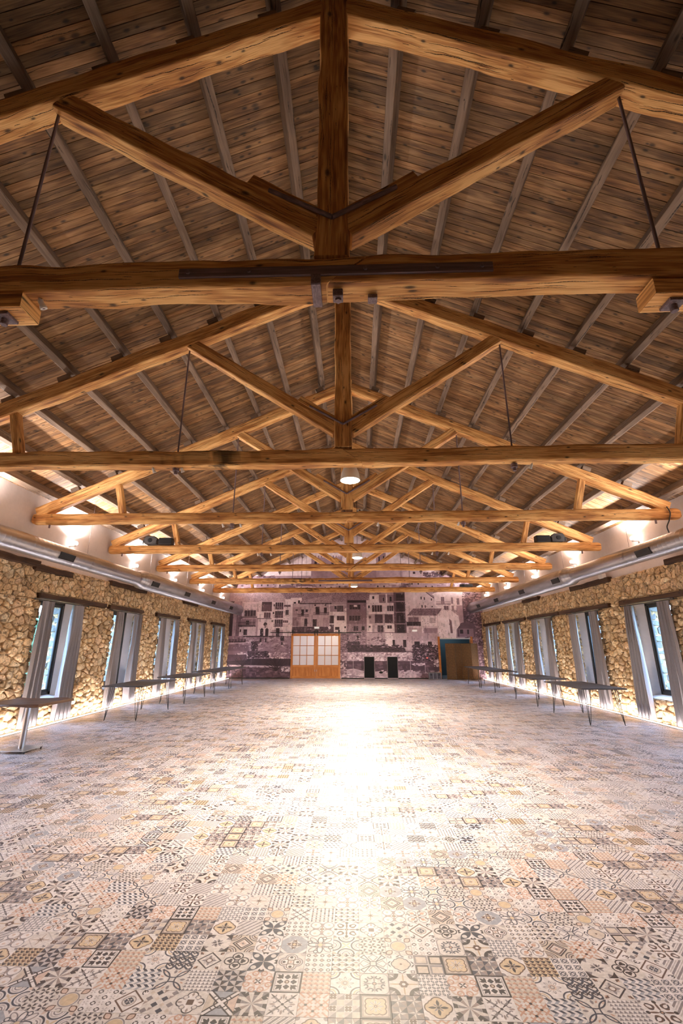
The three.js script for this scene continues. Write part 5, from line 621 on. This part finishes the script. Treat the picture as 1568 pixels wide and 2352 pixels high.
for (const [x, kind, label] of [[-5.78, 0, 'black angled stage lamp on the fourth tie beam, far left'], [-5.34, 1, 'black loudspeaker beside the left stage lamp on the fourth tie beam'], [5.24, 1, 'black loudspeaker beside the right stage lamp on the fourth tie beam'], [5.66, 0, 'black angled stage lamp on the fourth tie beam, far right']]) {
  const t = thing(kind ? 'loudspeaker' : 'stage_lamp', label, kind ? 'speaker' : 'stage lamp', [x, 4.41, TZ[3] + 0.06], 'black gear on the fourth tie beam'), s = Math.sign(x);
  if (kind) { obj('cabinet', rbox(-0.19, 0.19, 0.0, 0.19, -0.1, 0.1, 0.015), M.black, t); obj('grille', rbox(-0.175, 0.175, 0.012, 0.178, -0.108, -0.098, 0.004), M.blackMatt, t); }
  else {
    const sh = new THREE.Shape([[-0.2, 0.05], [-0.12, 0.2], [0.1, 0.2], [0.2, 0.12], [0.16, 0.0], [-0.1, -0.02]].map(([a, b]) => new THREE.Vector2(a, b)));
    const g = new THREE.ExtrudeGeometry(sh, { depth: 0.17, bevelEnabled: true, bevelSize: 0.012, bevelThickness: 0.012, bevelSegments: 2 }); g.translate(0, 0.03, -0.085); if (s > 0) { g.scale(-1, 1, 1); const ix = g.toNonIndexed(); const p = ix.attributes.position; for (let k = 0; k < p.count; k += 3) for (let c = 0; c < 3; c++) { const v = p.array[k * 3 + c]; p.array[k * 3 + c] = p.array[k * 3 + 3 + c]; p.array[k * 3 + 3 + c] = v; } ix.computeVertexNormals(); obj('body', ix, M.black, t); } else obj('body', g, M.black, t);
    obj('yoke', [rbox(-0.19, -0.17, 0, 0.13, -0.11, -0.095, 0.003), rbox(0.17, 0.19, 0, 0.13, -0.11, -0.095, 0.003), rbox(-0.19, 0.19, 0, 0.015, -0.11, -0.095, 0.003)], M.black, t);
    obj('lens', new THREE.CylinderGeometry(0.06, 0.06, 0.02, 20).rotateX(Math.PI / 2).translate(0, 0.12, 0.1), M.blackMatt, t);
  }
}
tag(obj('loose_cable', tube([V(6.5, 4.43, 8.99), V(6.54, 4.3, 8.985), V(6.5, 4.14, 9.0), V(6.44, 4.0, 9.02), V(6.47, 3.88, 9.04)], 0.012, 30, 8), M.black), 'black cable looped over the right end of the third tie beam', 'cable');
// ------------------------------------------------------------------ curtains and their rods
function curtainGeo(w, h, folds, sway) {
  const N = folds * 10, S = 14, th = 0.006, pos = [], uv = [], idx = [];
  for (let j = 0; j <= S; j++) {
    const t = j / S, W = w * (1 - 0.34 * (1 - t)), A = 0.05 + 0.025 * t;
    for (const side of [1, -1]) for (let i = 0; i <= N; i++) {
      const u = side > 0 ? i / N : 1 - i / N, ph = u * folds * 6.2832 + sway, x = (u - 0.5) * W + 0.012 * Math.sin(ph * 2 + t), y = h * (1 - t), z = A * Math.sin(ph + 0.5 * Math.sin(t * 3 + sway)) + 0.014 * n2(u * 3 + sway, t * 2) + side * th;
      pos.push(x, y, z); uv.push(u * w * 1.7, h * t);
    }
  }
  const R = 2 * (N + 1);
  for (let j = 0; j < S; j++) for (let i = 0; i < R; i++) { const a = j * R + i, b = j * R + ((i + 1) % R); idx.push(a, a + R, b, b, a + R, b + R); }
  const g = new THREE.BufferGeometry(); g.setAttribute('position', new THREE.Float32BufferAttribute(pos, 3)); g.setAttribute('uv', new THREE.Float32BufferAttribute(uv, 2)); g.setIndex(idx); g.computeVertexNormals(); return g;
}
for (const sd of [-1, 1]) WINZ[sd].forEach((c, k) => {
  const rod = thing('curtain_rod', `thin black curtain rod over the ${ORD[k]} window of the ${SIDE[sd]} wall`, 'curtain rod', [sd * 6.77, 2.615, c], 'curtain rods');
  obj('rod', cyl(V(0, 0, -1.16), V(0, 0, 0.8), 0.011, 10), M.black, rod);
  for (const e of [-1.1, 0.74]) obj('rod_bracket', [cyl(V(0, 0, e), V(sd * 0.12, 0.02, e), 0.008, 8)], M.black, rod);
  for (const e of [-1, 1]) { const m = obj('finial', new THREE.SphereGeometry(0.02, 12, 8), M.black, rod); m.position.copy(V(0, 0, e < 0 ? -1.16 : 0.8)); }
  for (const [e, a, b] of (sd < 0 ? [[-1, -0.95, -0.5], [1, k ? 0.19 : 0.07, k ? 0.7 : 0.65]] : [[-1, -1.05, -0.58], [1, 0.18, 0.7]])) {
    const t = tag(obj('curtain', curtainGeo(b - a, 2.545, e < 0 ? 3 : 4, rr(0, 6)), M.cloth), `grey floor-length curtain on the ${e < 0 ? 'near' : 'far'} side of the ${ORD[k]} ${SIDE[sd]} window`, 'curtain', 'grey curtains along the stone walls');
    t.position.copy(V(sd * 6.76, 0.055, c + (a + b) / 2)); t.rotation.y = sd < 0 ? Math.PI / 2 : -Math.PI / 2;
  }
});
// ------------------------------------------------------------------ tables
function hairpinTable(x, z, label, turn = 0) {
  const t = thing('hairpin_table', label, 'table', [x, 0, z], 'hairpin-legged tables along the walls'); t.rotation.y = turn;
  const top = new RoundedBoxGeometry(0.97, 0.032, 2.1, 2, 0.008); top.translate(0, 0.752, 0); obj('tabletop', metreUV(top, rr(0, 3)), M.tableTop, t);
  for (const sx of [-1, 1]) for (const sz of [-1, 1]) {
    const bx = sx * 0.37, bz = sz * 0.95, tx = sx * 0.34, tz = sz * 0.9, leg = [];
    const foot = new THREE.Vector3(bx, 0.008, bz);
    leg.push(tube([new THREE.Vector3(tx - sx * 0.1, 0.735, tz), new THREE.Vector3(bx - sx * 0.014, 0.05, bz), foot, new THREE.Vector3(bx, 0.05, bz - sz * 0.014), new THREE.Vector3(tx, 0.735, tz - sz * 0.1)], 0.006, 40, 6));
    leg.push(cyl(new THREE.Vector3(tx, 0.735, tz), foot, 0.006, 6));
    leg.push(new THREE.BoxGeometry(0.16, 0.006, 0.16).translate(tx - sx * 0.03, 0.734, tz - sz * 0.03));
    obj('hairpin_leg', leg, M.black, t);
  }
}
hairpinTable(-5.42, 11.95, 'dark-topped hairpin table nearest the camera along the left wall', 0.01); hairpinTable(-5.44, 15.05, 'second dark-topped hairpin table along the left wall'); hairpinTable(-5.42, 17.95, 'third dark-topped hairpin table along the left wall', -0.01); hairpinTable(-5.4, 20.1, 'farthest dark-topped hairpin table along the left wall');
hairpinTable(5.46, 11.62, 'dark-topped hairpin table nearest the camera along the right wall', -0.01); hairpinTable(5.53, 14.66, 'second dark-topped hairpin table along the right wall', -0.02); hairpinTable(5.5, 18.6, 'third dark-topped hairpin table along the right wall'); hairpinTable(5.5, 20.72, 'farthest dark-topped hairpin table along the right wall');
{
  const t = thing('pedestal_table', 'rustic wooden table on a single steel post at the left edge', 'table', [-5.49, 0, 7.95]);
  obj('tabletop', beam(new THREE.Vector3(-0.5, 0.742, 0), new THREE.Vector3(0.46, 0.742, 0), 0.96, 0.045, { r: 0.012, amp: 0.004, step: 0.06 }), M.rustic, t);
  obj('post', cyl(new THREE.Vector3(0, 0.03, 0), new THREE.Vector3(0, 0.722, 0), 0.045, 24), M.steel, t);
  obj('base_plate', rbox(-0.22, 0.22, 0.036, 0.048, -0.22, 0.22, 0.004), M.steel, t);
  for (const a of [-1, 1]) for (const b of [-1, 1]) obj('foot', cyl(new THREE.Vector3(a * 0.2, 0, b * 0.2), new THREE.Vector3(a * 0.2, 0.038, b * 0.2), 0.01, 10), M.black, t);
}
// ------------------------------------------------------------------ sliding doors
{
  const z = ZE - 0.07;
  const rail = thing('door_rail', 'long black sliding rail above the timber doors', 'rail', [0, 0, 0]);
  obj('rail_bar', rbox(-4.6, 0.35, 2.345, 2.385, ZE - 0.06, ZE - 0.03, 0.004), M.black, rail);
  for (const x of [-4.4, -3.0, -1.4, 0.15]) obj('spacer', cyl(V(x, 2.365, ZE - 0.03), V(x, 2.365, ZE), 0.02, 10), M.black, rail);
  for (const [k, x0, x1, label] of [[0, -3.44, -2.093, 'left timber sliding door with nine frosted panes'], [1, -2.087, -0.78, 'right timber sliding door with nine frosted panes']]) {
    const d = thing('sliding_door', label, 'door', [0, 0, 0], 'timber sliding doors'), w = x1 - x0, zz = [z - 0.02, z + 0.022];
    const wood = (a, b, c, e) => metreUV(rbox(a, b, c, e, zz[0], zz[1], 0.005), rr(0, 5), rr(0, 5)), R90 = (g) => { const uv = g.attributes.uv; for (let i = 0; i < uv.count; i++) { const u = uv.getX(i); uv.setXY(i, uv.getY(i), u); } return g; };
    obj('stile', R90(wood(x0, x0 + 0.11, 0.015, 2.3)), M.doorWood, d); obj('stile', R90(wood(x1 - 0.11, x1, 0.015, 2.3)), M.doorWood, d);
    obj('top_rail', wood(x0 + 0.11, x1 - 0.11, 2.18, 2.3), M.doorWood, d); obj('middle_rail', wood(x0 + 0.11, x1 - 0.11, 0.58, 0.69), M.doorWood, d); obj('bottom_rail', wood(x0 + 0.11, x1 - 0.11, 0.015, 0.14), M.doorWood, d);
    obj('lower_panel', R90(metreUV(rbox(x0 + 0.1, x1 - 0.1, 0.13, 0.59, z - 0.006, z + 0.012, 0.003), rr(0, 5))), M.doorWood, d);
    const a = x0 + 0.11, pw = (w - 0.22) / 3, ph = (2.18 - 0.69) / 3;
    for (let i = 1; i < 3; i++) { obj('muntin', R90(wood(a + i * pw - 0.014, a + i * pw + 0.014, 0.69, 2.18)), M.doorWood, d); obj('muntin', wood(a, x1 - 0.11, 0.69 + i * ph - 0.014, 0.69 + i * ph + 0.014), M.doorWood, d); }
    for (let i = 0; i < 3; i++) for (let j = 0; j < 3; j++) { const g = new THREE.PlaneGeometry(pw - 0.01, ph - 0.01); g.translate(a + (i + 0.5) * pw, 0.69 + (j + 0.5) * ph, -z); obj('pane', g, M.frost, d); }
    for (const x of [x0 + 0.07, x1 - 0.07]) obj('hanger', [rbox(x - 0.02, x + 0.02, 2.2, 2.42, z - 0.034, z - 0.022, 0.003), cyl(V(x, 2.446, z - 0.03), V(x, 2.446, z + 0.03), 0.055, 18)], M.black, d);
    obj('handle', cyl(V(k ? x0 + 0.05 : x1 - 0.05, 0.36, z - 0.03), V(k ? x0 + 0.05 : x1 - 0.05, 0.46, z - 0.03), 0.012, 10), M.steel, d);
  }
}
// ------------------------------------------------------------------ doorway, folding screen, end-wall fittings
{
  const d = thing('door_1', 'open doorway with timber posts and a pale head rail', 'doorway', [0, 0, 0], null, 'structure');
  obj('post', metreUV(rbox(4.47, 4.58, 0, 2.15, ZE - 0.05, ZE + 0.26, 0.006)), M.doorWood, d); obj('post', metreUV(rbox(6.22, 6.33, 0, 2.15, ZE - 0.05, ZE + 0.26, 0.006)), M.doorWood, d);
  obj('head_rail', rbox(4.58, 6.22, 2.02, 2.07, ZE - 0.04, ZE + 0.2, 0.006), M.white, d);
  const wov = (() => { const N = 256, f = (u, v) => { const a = u * 12, b = v * 24, odd = Math.floor(b) % 2, p = Math.abs(((a + odd * 0.5) % 1) - 0.5) * 2, q = Math.abs((b % 1) - 0.5) * 2; return clamp((1 - Math.pow(p, 3)) * (1 - Math.pow(q, 2))); };
    const t = dataTex(N, N, (u, v) => { const h = f(u, v), c = 0.75 + 0.4 * pf(u * 24, v * 24, 24, 24, 841, 2); return h > 0.25 ? [0.5 * c, 0.36 * c, 0.2 * c] : [0.13, 0.08, 0.05]; }), b = grey(N, N, f); t.repeat.set(1.4, 1.4); b.repeat.set(1.4, 1.4); return std({ map: t, bumpMap: b, bumpScale: 0.01, roughness: 0.8 }); })();
  const s = thing('folding_screen', 'woven brown four-panel folding screen before the open doorway', 'screen', [0, 0, 0]);
  const pts = [[4.76, 24.62], [5.22, 24.42], [5.6, 24.68], [6.04, 24.42], [6.46, 24.66]];
  for (let i = 0; i < 4; i++) {
    const [xa, za] = pts[i], [xb, zb] = pts[i + 1], L = Math.hypot(xb - xa, zb - za) - 0.012, g = new RoundedBoxGeometry(L, 1.76, 0.022, 2, 0.006), tn = Math.atan2(zb - za, xb - xa);
    metreUV(g); const m = obj('screen_panel', g, wov, s); m.position.copy(V((xa + xb) / 2, 0.9, (za + zb) / 2)); m.rotation.y = tn;
    const e = new THREE.BoxGeometry(L, 0.02, 0.03); const tp = obj('edge_binding', [e.clone().translate(0, 0.885, 0), e.clone().translate(0, -0.885, 0)], wov, m); tp.position.set(0, 0, 0);
    for (const q of [-1, 1]) obj('foot', new THREE.BoxGeometry(0.03, 0.03, 0.03).translate(q * (L / 2 - 0.03), -0.885, 0), M.timberDark, m);
  }
  const bl = std({ map: mottle(851, [0.035, 0.04, 0.037], 1.2, 128, 40), roughness: 0.85 });
  for (const [x0, x1, label] of [[0.48, 1.05, 'left black framed panel standing against the printed wall'], [1.72, 2.29, 'right black framed panel standing against the printed wall']]) {
    const p = thing('framed_panel', label, 'panel', [0, 0, 0], 'black framed panels'), z0 = ZE - 0.05, z1 = ZE - 0.004;
    obj('panel_face', box(x0 + 0.02, x1 - 0.02, 0.05, 1.1, z0 + 0.012, z1), bl, p);
    obj('panel_frame', [rbox(x0, x1, 0.0, 0.05, z0, z1, 0.005), rbox(x0, x1, 1.1, 1.125, z0, z1, 0.005), rbox(x0, x0 + 0.022, 0, 1.125, z0, z1, 0.005), rbox(x1 - 0.022, x1, 0, 1.125, z0, z1, 0.005)], std({ map: mottle(861, [0.62, 0.56, 0.58], 0.2), roughness: 0.6 }), p);
  }
  const so = thing('wall_socket', 'small black oval socket low between the two black panels', 'socket', [1.38, 0.32, ZE - 0.02]); obj('socket_plate', new THREE.CylinderGeometry(0.1, 0.11, 0.035, 24).scale(1, 1, 0.5).rotateX(Math.PI / 2), M.black, so); obj('socket_insert', new THREE.CylinderGeometry(0.05, 0.05, 0.01, 20).scale(1, 1, 0.5).rotateX(Math.PI / 2).translate(0, 0, 0.02), M.blackMatt, so);
  const al = thing('signal_light', 'small red signal light on the printed wall left of the doorway', 'light', [3.85, 1.05, ZE - 0.03]); obj('housing', rbox(-0.06, 0.06, -0.05, 0.05, -0.03, 0.03, 0.01), std({ color: new THREE.Color().setRGB(0.35, 0.03, 0.05), roughness: 0.5 }), al); obj('red_glow', rbox(-0.035, 0.035, -0.02, 0.03, -0.036, -0.028, 0.003), std({ color: new THREE.Color().setRGB(0.9, 0.3, 0.25), emissive: new THREE.Color().setRGB(1, 0.25, 0.2), emissiveIntensity: 0.7 }), al);
  for (const [x, y, label] of [[-2.07, 2.62, 'white emergency sign above the sliding doors'], [3.25, 2.46, 'white emergency sign on the printed wall left of the doorway']]) { const e = thing('emergency_sign', label, 'sign', [x, y, ZE - 0.03], 'white emergency signs'); obj('sign_body', rbox(-0.14, 0.14, -0.055, 0.055, -0.03, 0.03, 0.01), M.white, e); obj('sign_cover', rbox(-0.125, 0.125, -0.042, 0.042, -0.038, -0.028, 0.004), std({ color: 0xffffff, roughness: 0.3, emissive: new THREE.Color(1, 0.98, 0.96), emissiveIntensity: 0.25 }), e); }
  const fc = thing('flight_case', 'grey flight case with metal edges beside the doorway post', 'case', [4.15, 0, 24.75]);
  obj('case_body', rbox(-0.3, 0.3, 0.02, 0.33, -0.16, 0.16, 0.01), std({ map: mottle(871, [0.30, 0.28, 0.31], 0.5), roughness: 0.55 }), fc);
  for (const x of [-0.3, -0.1, 0.1, 0.3]) obj('metal_edge', rbox(x - 0.012, x + 0.012, 0.02, 0.335, -0.168, 0.168, 0.004), M.steel, fc);
  obj('metal_edge', [rbox(-0.31, 0.31, 0.315, 0.34, -0.17, 0.17, 0.004)], M.steel, fc); obj('metal_edge', [rbox(-0.31, 0.31, 0.01, 0.035, -0.17, 0.17, 0.004)], M.steel, fc);
  for (const x of [-0.2, 0.2]) obj('latch', rbox(x - 0.03, x + 0.03, 0.2, 0.26, -0.175, -0.165, 0.003), M.black, fc);
  for (const x of [-0.25, 0.25]) for (const q of [-0.12, 0.12]) obj('foot', cyl(V(x, 0, q), V(x, 0.022, q), 0.02, 10), M.black, fc);
}
{
  const j = thing('junction_box', 'small white junction box under the duct on the right wall', 'box', [6.84, 3.5, 12.45]);
  obj('box_body', rbox(-0.06, 0.06, -0.065, 0.065, -0.09, 0.09, 0.008), M.white, j); obj('box_lid', rbox(-0.068, -0.058, -0.055, 0.055, -0.08, 0.08, 0.004), M.white, j);
  const pr = thing('projector', 'long black projector on the farthest tie beam, right side', 'projector', [5.45, 4.415, TZ[6] + 0.1]);
  obj('projector_body', rbox(-0.3, 0.3, 0.0, 0.13, -0.1, 0.1, 0.015), M.black, pr); obj('projector_lens', new THREE.CylinderGeometry(0.04, 0.045, 0.03, 20).rotateX(Math.PI / 2).translate(-0.16, 0.065, 0.11), M.blackMatt, pr);
  const sb = thing('sensor_box', 'small white sensor box on top of the third tie beam near its middle', 'box', [0.13, 4.405, TZ[2] + 0.1]);
  obj('sensor_body', rbox(-0.06, 0.06, 0, 0.05, -0.05, 0.05, 0.006), M.white, sb); obj('sensor_eye', new THREE.SphereGeometry(0.015, 12, 8).translate(0, 0.025, 0.05), M.blackMatt, sb);
}
renderer.render(scene, camera);
